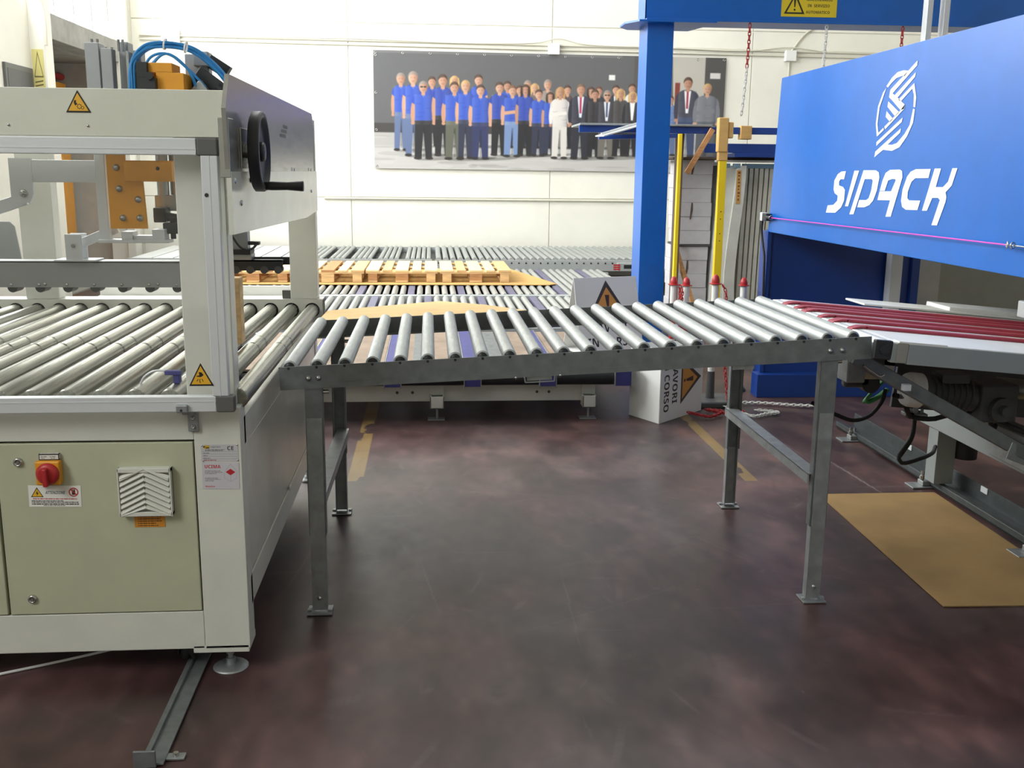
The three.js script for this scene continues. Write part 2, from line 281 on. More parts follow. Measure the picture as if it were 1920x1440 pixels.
// ---------------------------------------------------------------- cream packing machine at the left
function greek(c, x, y, w, n = 6, h = 5) { let q = x, k = 0; while (q < x + w - 4) { const L = 10 + ((k * 37 + Math.round(y)) % 5) * n; c.fillRect(q, y - h, Math.min(L, x + w - q), h); q += L + 4; k++; } }   // a line of print too small to read
function triangleSign(draw) {                           // yellow warning triangle with a black rim
  return canvasMat(256, 226, (c, w, h) => {
    c.fillStyle = '#191713'; c.fillRect(0, 0, w, h);
    c.fillStyle = '#e3ae2c'; c.beginPath(); c.moveTo(w / 2, 26); c.lineTo(w - 24, h - 16); c.lineTo(24, h - 16); c.closePath(); c.fill();
    c.fillStyle = '#191713'; c.strokeStyle = '#191713'; c.lineCap = 'round'; draw(c, w, h);
  });
}
const handInGears = (c, w) => {
  c.lineWidth = 5; c.beginPath(); c.arc(140, 165, 20, 0, 7); c.stroke(); c.beginPath(); c.arc(172, 178, 14, 0, 7); c.stroke();
  for (let k = 0; k < 8; k++) { const a = k * 0.785; c.beginPath(); c.moveTo(140 + 20 * Math.cos(a), 165 + 20 * Math.sin(a)); c.lineTo(140 + 28 * Math.cos(a), 165 + 28 * Math.sin(a)); c.stroke(); }
  c.beginPath(); c.moveTo(88, 105); c.lineTo(112, 100); c.lineTo(108, 122); c.lineTo(122, 140); c.lineTo(98, 158); c.lineTo(86, 130); c.fill();
};
const handCrush = (c) => {
  c.beginPath(); c.moveTo(106, 88); c.lineTo(136, 92); c.lineTo(156, 118); c.lineTo(128, 138); c.lineTo(84, 134); c.lineTo(80, 126); c.lineTo(112, 122); c.closePath(); c.fill();
  c.lineWidth = 7; for (const [a, b, e, f] of [[96, 160, 84, 178], [116, 158, 112, 184], [136, 158, 148, 180]]) { c.beginPath(); c.moveTo(a, b); c.lineTo(e, f); c.stroke(); }
  c.beginPath(); c.arc(118, 190, 5, 0, 7); c.fill();
};
function tri(parent, cx, cy, w, h, z, mat, label, name = 'warning_triangle') { const m = cut(parent, name, [[-w / 2, -h / 2], [w / 2, -h / 2], [0, h / 2]], 0.0012, mat, label); m.position.set(cx, cy, z); return m; }
const packing = thing('packing_machine', 'cream packing machine with roller bed, glazed safety door and black handwheel', 'machine');
{
  const t = packing, XR = -0.585, XL = -2.75, ZF = -3.08, ZR = -5.25;
  // ---- lower body
  const base = mesh(t, 'base_frame', [
    bx(-0.727, XR, 0.088, 0.885, ZF, ZF - 0.09, 0.003), bx(XL, -0.727, 0.090, 0.219, ZF, ZF - 0.06, 0.003), bx(XL, -0.727, 0.783, 0.885, ZF, ZF - 0.09, 0.003),
    bx(-0.765, -0.589, 0.075, 0.100, ZF, ZF - 0.12, 0.002), bx(XL, XL + 0.12, 0.09, 0.885, ZF, ZF - 0.1), bx(XL, XR - 0.02, 0.21, 0.26, ZF - 0.1, ZR + 0.1), bx(XL, XL + 0.02, 0.2, 0.88, ZF - 0.1, ZR)], M.cream);
  for (const [a, b] of [[-0.715, -0.668], [-0.647, -0.604]]) mesh(base, 'slot', bx(a, b, 0.0935, 0.0955, ZF + 0.0008, ZF - 0.01, 0), M.blackPlastic);
  mesh(t, 'door_recess', bx(XL + 0.12, -0.727, 0.219, 0.783, ZF - 0.03, ZF - 0.04, 0), M.blackPlastic);
  const doors = [];
  for (const [a, b] of [[-1.318, -0.731], [-2.60, -1.326]]) doors.push(mesh(t, 'cabinet_door', bx(a, b, 0.222, 0.777, ZF + 0.002, ZF - 0.02, 0.003), M.doorBeige));
  const D = doors[0], zf = ZF + 0.002;
  for (const [x, y] of [[-1.252, 0.72], [-1.247, 0.275]]) mesh(D, 'lock', [lathe([[0.0, 0.004], [0.007, 0.004], [0.007, 0.009], [0.011, 0.009], [0.014, 0.006], [0.0145, 0]], [x, y, zf], [0, 0, 1], 20), bx(x - 0.004, x + 0.004, y - 0.004, y + 0.004, zf, zf + 0.009, 0)], M.bolt, 'round chrome quarter-turn lock');
  // main switch
  mesh(D, 'switch_plate', [bx(-1.196, -1.122, 0.652, 0.728, zf, zf + 0.028, 0.006)], M.orange, 'yellow block of the rotary main switch');
  mesh(D, 'switch_tag', bx(-1.187, -1.127, 0.728, 0.748, zf, zf + 0.012, 0.001), canvasMat(128, 40, (c, w, h) => { c.fillStyle = '#1d1d1d'; c.fillRect(0, 0, w, h); c.fillStyle = '#d8d8d2'; c.fillRect(5, 6, w - 10, h - 12); c.fillStyle = '#777'; greek(c, 16, 20, 34); greek(c, 70, 20, 40); greek(c, 16, 30, 20); greek(c, 76, 30, 26); }), 'small white name tag', true);
  mesh(D, 'switch_knob', [lathe([[0.0, 0.016], [0.022, 0.015], [0.028, 0.012], [0.034, 0.006], [0.034, 0]], [-1.158, 0.69, zf + 0.028], [0, 0, 1], 28), bx(-1.165, -1.151, 0.656, 0.712, zf + 0.036, zf + 0.060, 0.004)], M.red, 'red rotary handle');
  // warning label under the switch
  const att = canvasMat(512, 224, (c, w, h) => {
    c.fillStyle = '#e9e8e0'; c.fillRect(0, 0, w, h);
    c.fillStyle = '#222'; c.beginPath(); c.moveTo(84, 18); c.lineTo(146, 122); c.lineTo(22, 122); c.fill(); c.fillStyle = '#e6b52c'; c.beginPath(); c.moveTo(84, 32); c.lineTo(134, 115); c.lineTo(34, 115); c.fill();
    c.fillStyle = '#222'; c.beginPath(); c.moveTo(88, 52); c.lineTo(72, 86); c.lineTo(84, 86); c.lineTo(78, 112); c.lineTo(100, 76); c.lineTo(87, 76); c.closePath(); c.fill();
    c.fillStyle = '#3a4650'; c.font = 'italic bold 44px sans-serif'; c.fillText('ATTENZIONE', 164, 88, 190);
    c.lineWidth = 11; c.strokeStyle = '#b3262b'; c.beginPath(); c.arc(440, 68, 42, 0, 7); c.stroke(); c.fillStyle = '#45201f'; c.fillRect(424, 50, 32, 46); for (let k = 0; k < 4; k++) c.fillRect(424 + k * 9, 34, 6, 20); c.beginPath(); c.moveTo(410, 38); c.lineTo(470, 98); c.stroke();
    c.fillStyle = '#b3262b'; greek(c, 40, 144, 430, 8, 9);
    c.fillStyle = '#222'; greek(c, 26, 164, 310, 7, 8); greek(c, 26, 180, 460, 7, 9); greek(c, 26, 200, 460, 9, 11); greek(c, 140, 214, 210, 6, 6);
  });
  flat(D, 'warning_label', 0.156, 0.068, att, [-1.153, 0.610, zf + 0.0006], [0, 0, -0.02], 'white warning label with red prohibition ring');
  // ventilation grille with chevron louvres
  const G = mesh(D, 'vent_grille', [bx(-0.957, -0.797, 0.548, 0.562, zf, zf + 0.026), bx(-0.957, -0.797, 0.688, 0.702, zf, zf + 0.026), bx(-0.957, -0.953, 0.548, 0.702, zf, zf + 0.026, 0), bx(-0.801, -0.797, 0.548, 0.702, zf, zf + 0.026, 0), bx(-0.957, -0.797, 0.55, 0.70, zf, zf + 0.006, 0)], M.cream);
  for (let k = 0; k < 9; k++) for (const s of [-1, 1]) {
    const y = 0.556 + k * 0.0178, g = new THREE.BoxGeometry(0.083, 0.013, 0.004); g.rotateX(-0.75).translate(0, 0, 0).rotateZ(s * -0.47);
    g.translate(-0.877 + s * 0.037, Math.min(y + 0.004, 0.690), zf + 0.022); const p = g.attributes.position; let top = 0; for (let i = 0; i < p.count; i++) { p.setY(i, Math.max(0.55, Math.min(0.700, p.getY(i)))); }
    mesh(G, 'louvre', g, M.cream);
  }
  flat(D, 'orange_label', 0.093, 0.040, canvasMat(256, 110, (c, w, h) => { c.fillStyle = '#cf8a2e'; c.fillRect(0, 0, w, h); c.fillStyle = '#5a3a17'; [200, 190, 200, 150, 170].forEach((L, i) => greek(c, 28, 20 + i * 20, L, 7, 8)); }), [-0.874, 0.525, zf + 0.0006], [0, 0, 0], 'orange maintenance label');
  // maker's plates on the corner post
  flat(base, 'rating_plate', 0.112, 0.054, canvasMat(360, 174, (c, w, h) => {
    c.fillStyle = '#c2c1c2'; c.fillRect(0, 0, w, h); c.fillStyle = '#c9a22a'; c.fillRect(26, 10, 58, 34); c.fillStyle = '#2b2b2b'; c.fillRect(20, 18, 20, 12); c.fillRect(46, 30, 34, 10); c.font = '22px sans-serif'; c.fillText('Legamatic', 92, 32);
    c.font = 'bold 58px sans-serif'; c.fillText('CE', 252, 58); greek(c, 40, 56, 190); greek(c, 40, 66, 170); greek(c, 20, 92, 60); greek(c, 20, 118, 50); greek(c, 20, 144, 66); c.fillStyle = '#777'; for (const y of [70, 96, 122, 148]) c.fillRect(10, y, 340, 2); c.fillStyle = '#9b2b2f'; greek(c, 24, 164, 120, 6, 7);
  }), [-0.651, 0.741, ZF + 0.0008], [0, 0, -0.01], 'grey metal rating plate');
  for (const [x, y] of [[-0.704, 0.765], [-0.598, 0.766], [-0.702, 0.716], [-0.597, 0.717]]) mesh(base, 'rivet', lathe([[0, 0.002], [0.002, 0.0015], [0.003, 0]], [x, y, ZF + 0.001], [0, 0, 1], 8), M.bolt);
  flat(base, 'member_plate', 0.112, 0.086, canvasMat(360, 276, (c, w, h) => {
    c.fillStyle = '#c6c4c8'; c.fillRect(0, 0, w, h); c.fillStyle = '#b9252f'; c.font = 'bold 48px sans-serif'; c.fillText('UCIMA', 22, 62, 178);
    c.save(); c.translate(276, 100); c.fillStyle = '#b9252f'; c.beginPath(); c.moveTo(0, -34); c.lineTo(48, 0); c.lineTo(0, 34); c.lineTo(-48, 0); c.fill(); c.strokeStyle = '#999'; c.lineWidth = 3; c.beginPath(); c.moveTo(-60, 0); c.lineTo(0, -82); c.lineTo(60, -10); c.moveTo(-60, 5); c.lineTo(-60, 62); c.lineTo(0, 98); c.lineTo(60, 62); c.lineTo(60, 0); c.moveTo(0, 40); c.lineTo(0, 98); c.stroke(); c.restore();
    c.fillStyle = '#555'; [150, 170, 110].forEach((L, i) => greek(c, 26, 92 + i * 14, L)); [130, 150, 90].forEach((L, i) => greek(c, 26, 166 + i * 14, L));
    c.fillStyle = '#b9252f'; c.font = 'bold 24px sans-serif'; c.fillText('Member', 26, 258);
  }), [-0.651, 0.668, ZF + 0.0008], [0, 0, -0.02], 'pale plate with red diamond emblem');
  // right side: glossy panels
  mesh(t, 'side_panel', [bx(XR - 0.03, XR, 0.21, 0.31, ZF - 0.06, ZR, 0.003), bx(XR - 0.03, XR - 0.004, 0.314, 0.745, ZF - 0.05, ZR, 0.003), bx(XR - 0.03, XR, 0.749, 0.842, ZF - 0.06, ZR, 0.003), bx(XR - 0.03, XR, 0.075, 0.84, ZR, ZR + 0.09)], M.creamGloss = std({ map: M.cream.map, roughness: 0.22 }));
  mesh(t, 'side_clip', bx(XR, XR + 0.006, 0.308, 0.322, -4.05, -4.09, 0.001), M.cream);
  for (const z of [ZR + 0.06]) mesh(t, 'rear_foot', lathe([[0, 0.075], [0.012, 0.075], [0.012, 0.02], [0.05, 0.012], [0.055, 0]], [XR - 0.06, 0, z], [0, 1, 0], 20), M.galv);
  // levelling foot and the grooved wheel
  mesh(t, 'levelling_foot', [lathe([[0, 0.014], [0.030, 0.013], [0.052, 0.008], [0.057, 0.003], [0.057, 0.001]], [-0.66, 0, -3.13], [0, 1, 0], 28), rod([-0.66, 0.01, -3.13], [-0.66, 0.09, -3.13], 0.008, 12), rod([-0.66, 0.012, -3.13], [-0.66, 0.034, -3.13], 0.016, 6), rod([-0.66, 0.048, -3.13], [-0.66, 0.062, -3.13], 0.014, 6)], M.galv);
  const wh = mesh(t, 'castor_wheel', lathe([[0.014, -0.022], [0.044, -0.022], [0.044, -0.010], [0.032, 0], [0.044, 0.010], [0.044, 0.022], [0.014, 0.022]], [-0.795, 0.0585, -3.17], [1, 0, 0], 28), M.blackMetal);
  mesh(wh, 'fork', [bx(-0.832, -0.826, 0.04, 0.12, -3.14, -3.20), bx(-0.764, -0.758, 0.04, 0.12, -3.14, -3.20), rod([-0.835, 0.0585, -3.17], [-0.755, 0.0585, -3.17], 0.007, 10)], M.blackMetal);
  // ---- roller bed
  for (let k = 0; k < 19; k++) {
    const x = -0.597 - k * 0.1035, y = 0.902, r = 0.0315, z0 = -3.13, L = 2.05, q = r - 0.004;
    const g1 = 0.86, g2 = 1.03;
    mesh(t, 'roller', lathe([[0, 0], [r - 0.004, 0], [r, 0.004], [r, g1 - 0.009], [q, g1 - 0.005], [q, g1 + 0.005], [r, g1 + 0.009], [r, g2 - 0.009], [q, g2 - 0.005], [q, g2 + 0.005], [r, g2 + 0.009], [r, L], [0, L]], [x, y, z0], [0, 0, -1], 26), M.chromeRoller, undefined, true);
  }
  // rear rail the rollers run into, with round openings
  {
    const sh = new THREE.Shape([[XL, 0.80], [-0.545, 0.80], [-0.545, 0.957], [XL, 0.957]].map(([x, y]) => new THREE.Vector2(x, y)));
    for (let k = 0; k < 19; k++) { const h = new THREE.Path(); h.absarc(-0.597 - k * 0.1035, 0.902, 0.0375, 0, Math.PI * 2, true); sh.holes.push(h); }
    mesh(t, 'rear_rail', [new THREE.ExtrudeGeometry(sh, { depth: 0.006, bevelEnabled: false, curveSegments: 10 }).translate(0, 0, -5.175), bx(XL, -0.545, 0.950, 0.957, -5.17, -5.30, 0), bx(XL, -0.545, 0.80, 0.957, -5.295, -5.30, 0)], M.cream);
    mesh(t, 'bearing_backing', bx(XL, -0.55, 0.83, 0.945, -5.21, -5.22, 0), M.blackPlastic);
  }
  for (const x of [-1.225, -0.742]) { const bb = mesh(t, 'plastic_cap', bx(x - 0.006, x + 0.062, 0.957, 1.0, -5.20, -5.26, 0.002), M.cornerGrey); }
  mesh(t, 'rear_tray', [bx(-1.75, -0.62, 0.925, 0.935, -5.31, -5.55), bx(-1.75, -0.62, 0.935, 0.985, -5.53, -5.55)], M.white);
  // timber stop standing at the right post
  mesh(t, 'wooden_stop', bx(-0.86, -0.728, 0.935, 1.19, -3.95, -4.02, 0.002), M.wood);
  // ---- posts and head
  mesh(t, 'front_post', [bx(-0.745, -0.60, 0.885, 1.69, -3.10, -3.18, 0.004)], M.cream);
  mesh(t, 'rear_post', [bx(-0.705, -0.570, 0.957, 1.84, -5.19, -5.28, 0.004)], M.cream);
  mesh(t, 'rear_post', [bx(-2.00, -1.84, 0.957, 1.84, -5.19, -5.28, 0.004)], M.cream);
  mesh(t, 'front_post', [bx(-2.72, -2.6, 0.885, 1.69, -3.10, -3.18, 0.004)], M.cream);
  mesh(t, 'head_beam', [bx(XL, -0.60, 1.66, 1.80, -3.62, -3.72, 0.003), bx(XL, -0.60, 1.66, 1.80, -4.62, -4.72, 0.003)], M.cream);
  const hd = mesh(t, 'head_cover', [bx(XL, -0.573, 1.686, 1.816, -3.020, -3.032, 0.002), bx(XL, -0.573, 1.804, 1.816, -3.025, -3.30, 0.002)], M.header);
  tri(hd, -0.977, 1.780, 0.068, 0.060, -3.0195, triangleSign(handInGears), 'yellow triangle warning of moving gears');
  for (const x of [-1.17, -0.955, -1.46]) mesh(hd, 'screw', lathe([[0, 0.003], [0.003, 0.003], [0.004, 0]], [x, 1.714, -3.020], [0, 0, 1], 10), M.bolt);
  // side cover at the right end of the head
  const hood = (() => {
    const g = poly([[2.985, 1.58], [2.965, 1.765], [3.035, 1.862], [5.10, 1.862], [5.17, 1.80], [5.20, 1.58]], 0.012); g.rotateY(Math.PI / 2);   // x -> -z, z -> x
    return mesh(t, 'side_cover', [g.translate(-0.575, 0, 0), bx(-0.59, -0.5605, 1.575, 1.74, -3.06, -2.983, 0.002)], M.stainless, 'brushed stainless side cover');
  })();
  { const g = poly([[2.985, 1.415], [2.985, 1.592], [5.21, 1.592], [5.21, 1.40], [4.75, 1.385]], 0.014); g.rotateY(Math.PI / 2);
    const lc = mesh(t, 'lower_cover', [g.translate(-0.573, 0, 0), bx(-0.75, -0.56, 1.56, 1.70, -5.15, -5.19, 0.002)], M.creamGloss);
    for (const [y, z] of [[1.565, -3.04], [1.565, -3.30], [1.50, -3.12], [1.60, -4.35], [1.60, -4.95], [1.50, -4.95]]) mesh(lc, 'screw', lathe([[0, 0.004], [0.007, 0.004], [0.009, 0]], [-0.559, y, z], [1, 0, 0], 10), M.bolt); }
  for (let k = 0; k < 3; k++) mesh(hood, 'stamp', bx(-0.563, -0.5625, 1.72 + k * 0.018, 1.732 + k * 0.018, -4.0 - k * 0.05, -4.16 - k * 0.03, 0), M.darkGrey);
  // handwheel
  const hw = mesh(t, 'handwheel', [lathe([[0.020, -0.004], [0.060, 0.004], [0.098, 0.004], [0.104, 0.018], [0.118, 0.018], [0.121, 0.012], [0.121, -0.012], [0.115, -0.016], [0.10, -0.014], [0.09, -0.004], [0.060, -0.006], [0.022, -0.012]], [-0.522, 1.652, -3.25], [1, 0, 0], 44)], M.blackPlastic);
  mesh(hw, 'hub', [lathe([[0, 0.02], [0.026, 0.018], [0.03, 0.01], [0.03, -0.02], [0.020, -0.024]], [-0.522, 1.652, -3.25], [1, 0, 0], 24)], M.blackPlastic);
  mesh(hw, 'shaft_collar', [rod([-0.563, 1.652, -3.25], [-0.538, 1.652, -3.25], 0.021, 20)], M.bolt, 'bright steel shaft collar');
  mesh(hw, 'crank_handle', [lathe([[0, 0.0], [0.012, 0.0], [0.0135, 0.03], [0.0125, 0.075], [0.016, 0.120], [0.0155, 0.125], [0, 0.125]], [-0.515, 1.549, -3.25], [1, 0, 0], 20)], M.blackPlastic);
  mesh(hw, 'bearing_plate', bx(-0.563, -0.558, 1.60, 1.72, -3.16, -3.36, 0.002), M.stainless);
  // ---- hinged safety door: aluminium bars, grey corners, clear pane
  const dz = -3.015, dz2 = -3.045;
  mesh(t, 'door_bar', [bx(XL, -0.660, 1.636, 1.684, dz, dz2, 0.003), bx(XL, -0.66, 1.652, 1.655, dz + 0.001, dz, 0)], M.alu);
  mesh(t, 'door_bar', [bx(XL, -0.640, 0.886, 0.934, dz, dz2, 0.003), bx(XL, -0.64, 0.917, 0.920, dz + 0.001, dz, 0)], M.alu);
  mesh(t, 'door_bar', [bx(-0.650, -0.602, 0.934, 1.636, dz, dz2, 0.003), bx(-0.628, -0.625, 0.934, 1.636, dz + 0.001, dz, 0)], M.alu);
  mesh(t, 'door_corner', bx(-0.660, -0.600, 1.634, 1.686, dz + 0.001, dz2, 0.006), M.cornerGrey);
  mesh(t, 'door_corner', bx(-0.642, -0.586, 0.884, 0.936, dz + 0.001, dz2, 0.006), M.cornerGrey);
  mesh(t, 'door_pane', bx(XL, -0.648, 0.93, 1.64, -3.028, -3.032, 0), M.acrylic, 'clear acrylic pane');
  mesh(t, 'door_post_hole', rod([-0.637, 1.525, dz + 0.0012], [-0.637, 1.525, dz - 0.002], 0.006, 12), M.blackPlastic);
  tri(t, -0.680, 1.001, 0.072, 0.069, -3.0145, triangleSign(handCrush), 'yellow triangle warning of hand crushing');
  mesh(t, 'hinge_leaf', bx(-0.757, -0.722, 0.886, 0.910, dz + 0.012, dz - 0.002, 0.004), M.galv);
  const hg = mesh(t, 'hinge_bracket', [bx(-0.740, -0.708, 0.812, 0.874, ZF + 0.012, ZF, 0.003), bx(-0.752, -0.715, 0.868, 0.885, ZF + 0.03, ZF, 0.004)], M.galv);
  for (const y of [0.828, 0.855]) mesh(hg, 'screw', lathe([[0, 0.004], [0.003, 0.004], [0.003, 0.007], [0.006, 0.007], [0.007, 0]], [-0.723, y, ZF + 0.012], [0, 0, 1], 12), M.bolt);
  mesh(hg, 'hole', rod([-0.741, 0.894, dz + 0.0125], [-0.741, 0.894, dz + 0.010], 0.004, 10), M.blackPlastic);
  // ---- inside: pressing bar with little rollers, links, lift unit
  const pb = mesh(t, 'pressing_bar', [bx(XL + 0.1, -0.90, 1.160, 1.255, -3.90, -3.906, 0), bx(XL + 0.1, -0.90, 1.252, 1.258, -3.90, -3.98, 0), bx(XL + 0.1, -0.90, 1.160, 1.255, -3.975, -3.98, 0)], M.sheetGrey);
  for (let k = 0; k < 11; k++) { const x = -0.952 - k * 0.1; mesh(pb, 'press_roller', rod([x, 1.158, -3.907], [x, 1.158, -3.974], 0.018, 16), M.darkGrey); mesh(pb, 'bolt', lathe([[0, 0.005], [0.005, 0.005], [0.006, 0]], [x, 1.170, -3.90], [0, 0, 1], 8), M.bolt); }
  for (const x of [-1.02, -1.43, -1.84]) mesh(pb, 'bolt', lathe([[0, 0.006], [0.006, 0.005], [0.007, 0]], [x, 1.172, -3.90], [0, 0, 1], 8), M.bolt);
  const lk = mesh(t, 'link_bracket', [bx(-1.385, -1.235, 1.258, 1.264, -3.88, -3.98, 0.001), bx(-1.345, -1.285, 1.262, 1.358, -3.89, -3.90, 0.004), bx(-1.345, -1.285, 1.262, 1.358, -3.95, -3.96, 0.004)], M.alu);
  mesh(lk, 'pivot_bolt', rod([-1.315, 1.315, -3.885], [-1.315, 1.315, -3.965], 0.007, 12), M.bolt);
  mesh(lk, 'link_arm', bar([-1.315, 1.315, -3.925], [-1.16, 1.378, -3.925], 0.02, 0.034), M.alu);
  mesh(t, 'lift_frame', [bx(-1.215, -1.178, 1.335, 1.70, -3.88, -3.92, 0.003), bx(-1.215, -0.96, 1.328, 1.340, -3.86, -3.93, 0.002), bx(-1.50, -1.21, 1.545, 1.625, -3.89, -3.90, 0.002), poly([[-1.52, 1.63], [-1.52, 1.49], [-1.50, 1.47], [-1.455, 1.47], [-1.44, 1.50], [-1.44, 1.63]], 0.012).translate(0, 0, -3.90), bx(-1.20, -0.95, 1.66, 1.70, -3.8, -4.0)], M.alu);
  mesh(t, 'link_arm', bar([-1.48, 1.485, -3.92], [-1.85, 1.36, -3.92], 0.02, 0.045), M.alu);
  mesh(t, 'link_pivot', lathe([[0, 0.008], [0.012, 0.008], [0.014, 0]], [-1.475, 1.505, -3.886], [0, 0, 1], 16), M.bolt);
  mesh(t, 'inner_bracket', [poly([[-2.05, 1.18], [-2.05, 1.36], [-1.86, 1.36], [-1.84, 1.34], [-1.82, 1.18]], 0.008).translate(0, 0, -4.72)], M.sheetGrey);
  const op = mesh(t, 'orange_plate', [poly([[-1.165, 1.68], [-1.165, 1.382], [-1.035, 1.382], [-1.042, 1.552], [-0.93, 1.552], [-0.93, 1.625], [-1.10, 1.625], [-1.10, 1.68]], 0.012, 0.001).translate(0, 0, -3.87), bx(-1.10, -0.93, 1.552, 1.622, -3.84, -3.87)], M.orange, 'orange painted steel mounting plate');
  for (const [x, y] of [[-1.125, 1.525], [-1.06, 1.487], [-1.118, 1.42], [-1.058, 1.42], [-1.13, 1.60]]) mesh(op, 'bolt', lathe([[0, 0.016], [0.007, 0.016], [0.008, 0.008], [0.012, 0.007], [0.013, 0]], [x, y, -3.858], [0, 0, 1], 12), M.bolt);
  mesh(op, 'hole', rod([-0.98, 1.598, -3.8395], [-0.98, 1.598, -3.842], 0.007, 12), M.blackPlastic);
  const cy = mesh(t, 'pneumatic_cylinder', [rod([-1.01, 1.40, -4.02], [-1.01, 1.66, -4.02], 0.022, 18), rod([-0.965, 1.46, -4.05], [-0.965, 1.66, -4.05], 0.026, 18), bx(-1.04, -0.94, 1.44, 1.50, -4.0, -4.1, 0.004)], M.aluDark);
  mesh(cy, 'fitting', [bx(-1.03, -0.985, 1.40, 1.455, -3.93, -4.0, 0.004), rod([-1.03, 1.43, -3.95], [-0.92, 1.41, -3.95], 0.016, 12), bx(-0.99, -0.93, 1.36, 1.40, -3.9, -3.96, 0.003), rod([-0.96, 1.34, -3.93], [-0.96, 1.42, -3.93], 0.010, 10)], M.blackMetal);
  mesh(cy, 'mounting_block', [bx(-1.02, -0.975, 1.338, 1.378, -3.86, -3.93, 0.002), bx(-1.13, -1.09, 1.338, 1.37, -3.86, -3.93, 0.002), bx(-1.09, -1.02, 1.34, 1.355, -3.87, -3.93, 0.002)], M.alu);
  // low side of the right lift: cylinder, hose, black bar with four rollers
  const rb = mesh(t, 'guide_bar', [bx(-0.80, -0.598, 1.195, 1.238, -4.20, -4.206, 0), bx(-0.74, -0.578, 1.214, 1.246, -4.26, -4.266, 0), bx(-0.80, -0.60, 1.232, 1.238, -4.20, -4.26, 0)], M.blackMetal, 'black bar with four small rollers');
  for (let k = 0; k < 4; k++) { mesh(rb, 'guide_roller', rod([-0.785 + k * 0.056, 1.198, -4.196], [-0.785 + k * 0.056, 1.198, -4.262], 0.0155, 16), M.darkGrey); }
  const rc = mesh(t, 'lift_cylinder', [bx(-0.80, -0.735, 1.265, 1.50, -4.20, -4.27, 0.006), bx(-0.80, -0.72, 1.238, 1.262, -4.19, -4.28, 0.003)], M.aluDark);
  mesh(rc, 'end_block', [bx(-0.805, -0.722, 1.262, 1.282, -4.18, -4.28, 0.002), rod([-0.735, 1.305, -4.22], [-0.695, 1.305, -4.22], 0.008, 10), bx(-0.712, -0.690, 1.298, 1.312, -4.20, -4.24, 0.002)], M.blackPlastic);
  mesh(rc, 'air_hose', tube([[-0.80, 1.40, -4.14], [-0.77, 1.382, -4.14], [-0.74, 1.39, -4.15], [-0.725, 1.43, -4.16]], 0.005, 24), M.blackPlastic);
  mesh(rc, 'air_hose', tube([[-0.80, 1.37, -4.14], [-0.785, 1.34, -4.14], [-0.75, 1.29, -4.15], [-0.715, 1.285, -4.18], [-0.70, 1.30, -4.2]], 0.005, 24), M.blackPlastic);
  // small blue inductive sensor over the rollers
  const sn = mesh(t, 'sensor', [bx(-0.835, -0.785, 0.962, 0.976, -3.20, -3.22, 0.003), bx(-0.81, -0.79, 0.934, 0.963, -3.205, -3.235, 0.002)], M.belt, 'small blue sensor');
  mesh(sn, 'sensor_cable', tube([[-0.835, 0.974, -3.215], [-0.87, 0.973, -3.215], [-0.90, 0.955, -3.215], [-0.915, 0.93, -3.215]], 0.0035, 20), M.alu);
  // ---- above the head: profiles, bracket, hoses, valve
  const pr = mesh(t, 'profile_rail', [bx(-1.252, -1.200, 1.70, 2.046, -3.98, -4.05, 0.003)], M.aluDark);
  mesh(t, 'profile_rail', bx(-1.193, -1.152, 1.70, 2.026, -3.97, -4.02, 0.003), M.aluDark);
  mesh(t, 'profile_rail', [bx(-1.150, -1.115, 1.70, 2.058, -4.05, -4.12, 0.003)], M.aluDark);
  mesh(t, 'profile_rail', [bx(-1.112, -1.100, 1.70, 2.02, -4.0, -4.05, 0.002), bx(-1.10, -1.072, 1.70, 2.030, -4.06, -4.12, 0.003)], M.aluDark);
  for (const x of [-1.235, -1.215, -1.185, -1.165, -1.14, -1.125]) mesh(pr, 'top_screw', rod([x, 2.02, -4.02], [x, x > -1.2 && x < -1.155 ? 2.034 : 2.062, -4.02], 0.005, 8), M.steel);
  mesh(t, 'top_bracket', [bx(-1.043, -0.945, 1.945, 1.980, -3.99, -4.12, 0.002), bx(-1.005, -0.945, 1.66, 1.95, -3.99, -4.0, 0.002), bx(-0.948, -0.905, 1.66, 1.945, -3.99, -4.12, 0.002), bx(-1.043, -1.005, 1.91, 1.95, -4.05, -4.12, 0.002)], M.orange, 'orange angle bracket on top');
  const va = mesh(t, 'valve_block', [bx(-0.945, -0.855, 1.945, 2.035, -4.20, -4.27, 0.004), bx(-0.905, -0.845, 1.985, 2.042, -4.16, -4.24, 0.006)], M.aluDark);
  mesh(va, 'valve_body', [bar([-0.945, 1.93, -4.15], [-0.80, 1.90, -4.15], 0.05, 0.05), bar([-0.88, 1.96, -4.12], [-0.77, 1.88, -4.12], 0.03, 0.05), bar([-0.85, 2.01, -4.2], [-0.78, 1.965, -4.2], 0.05, 0.05), rod([-0.80, 1.905, -4.08], [-0.772, 1.88, -4.08], 0.016, 12)], M.blackMetal);
  mesh(va, 'valve_foot', [poly([[-0.92, 1.86], [-0.86, 1.925], [-0.81, 1.86]], 0.05, 0.002).translate(0, 0, -4.1), bx(-0.93, -0.78, 1.80, 1.885, -4.05, -4.15)], M.galv);
  mesh(va, 'switch_unit', [rod([-1.02, 1.93, -3.95], [-1.02, 1.93, -3.98], 0.014, 16), bx(-1.06, -1.0, 1.87, 1.925, -3.96, -4.0, 0.003), bx(-1.07, -1.03, 1.80, 1.98, -3.97, -4.0, 0.002)], M.blackMetal);
  const arcs = [[[-1.085, 1.70, -3.99], [-1.092, 1.90, -3.99], [-1.085, 1.985, -4.0], [-1.04, 2.036, -4.02], [-0.965, 2.05, -4.05], [-0.885, 2.035, -4.08], [-0.80, 1.968, -4.1], [-0.755, 1.905, -4.1], [-0.74, 1.86, -4.1]]];
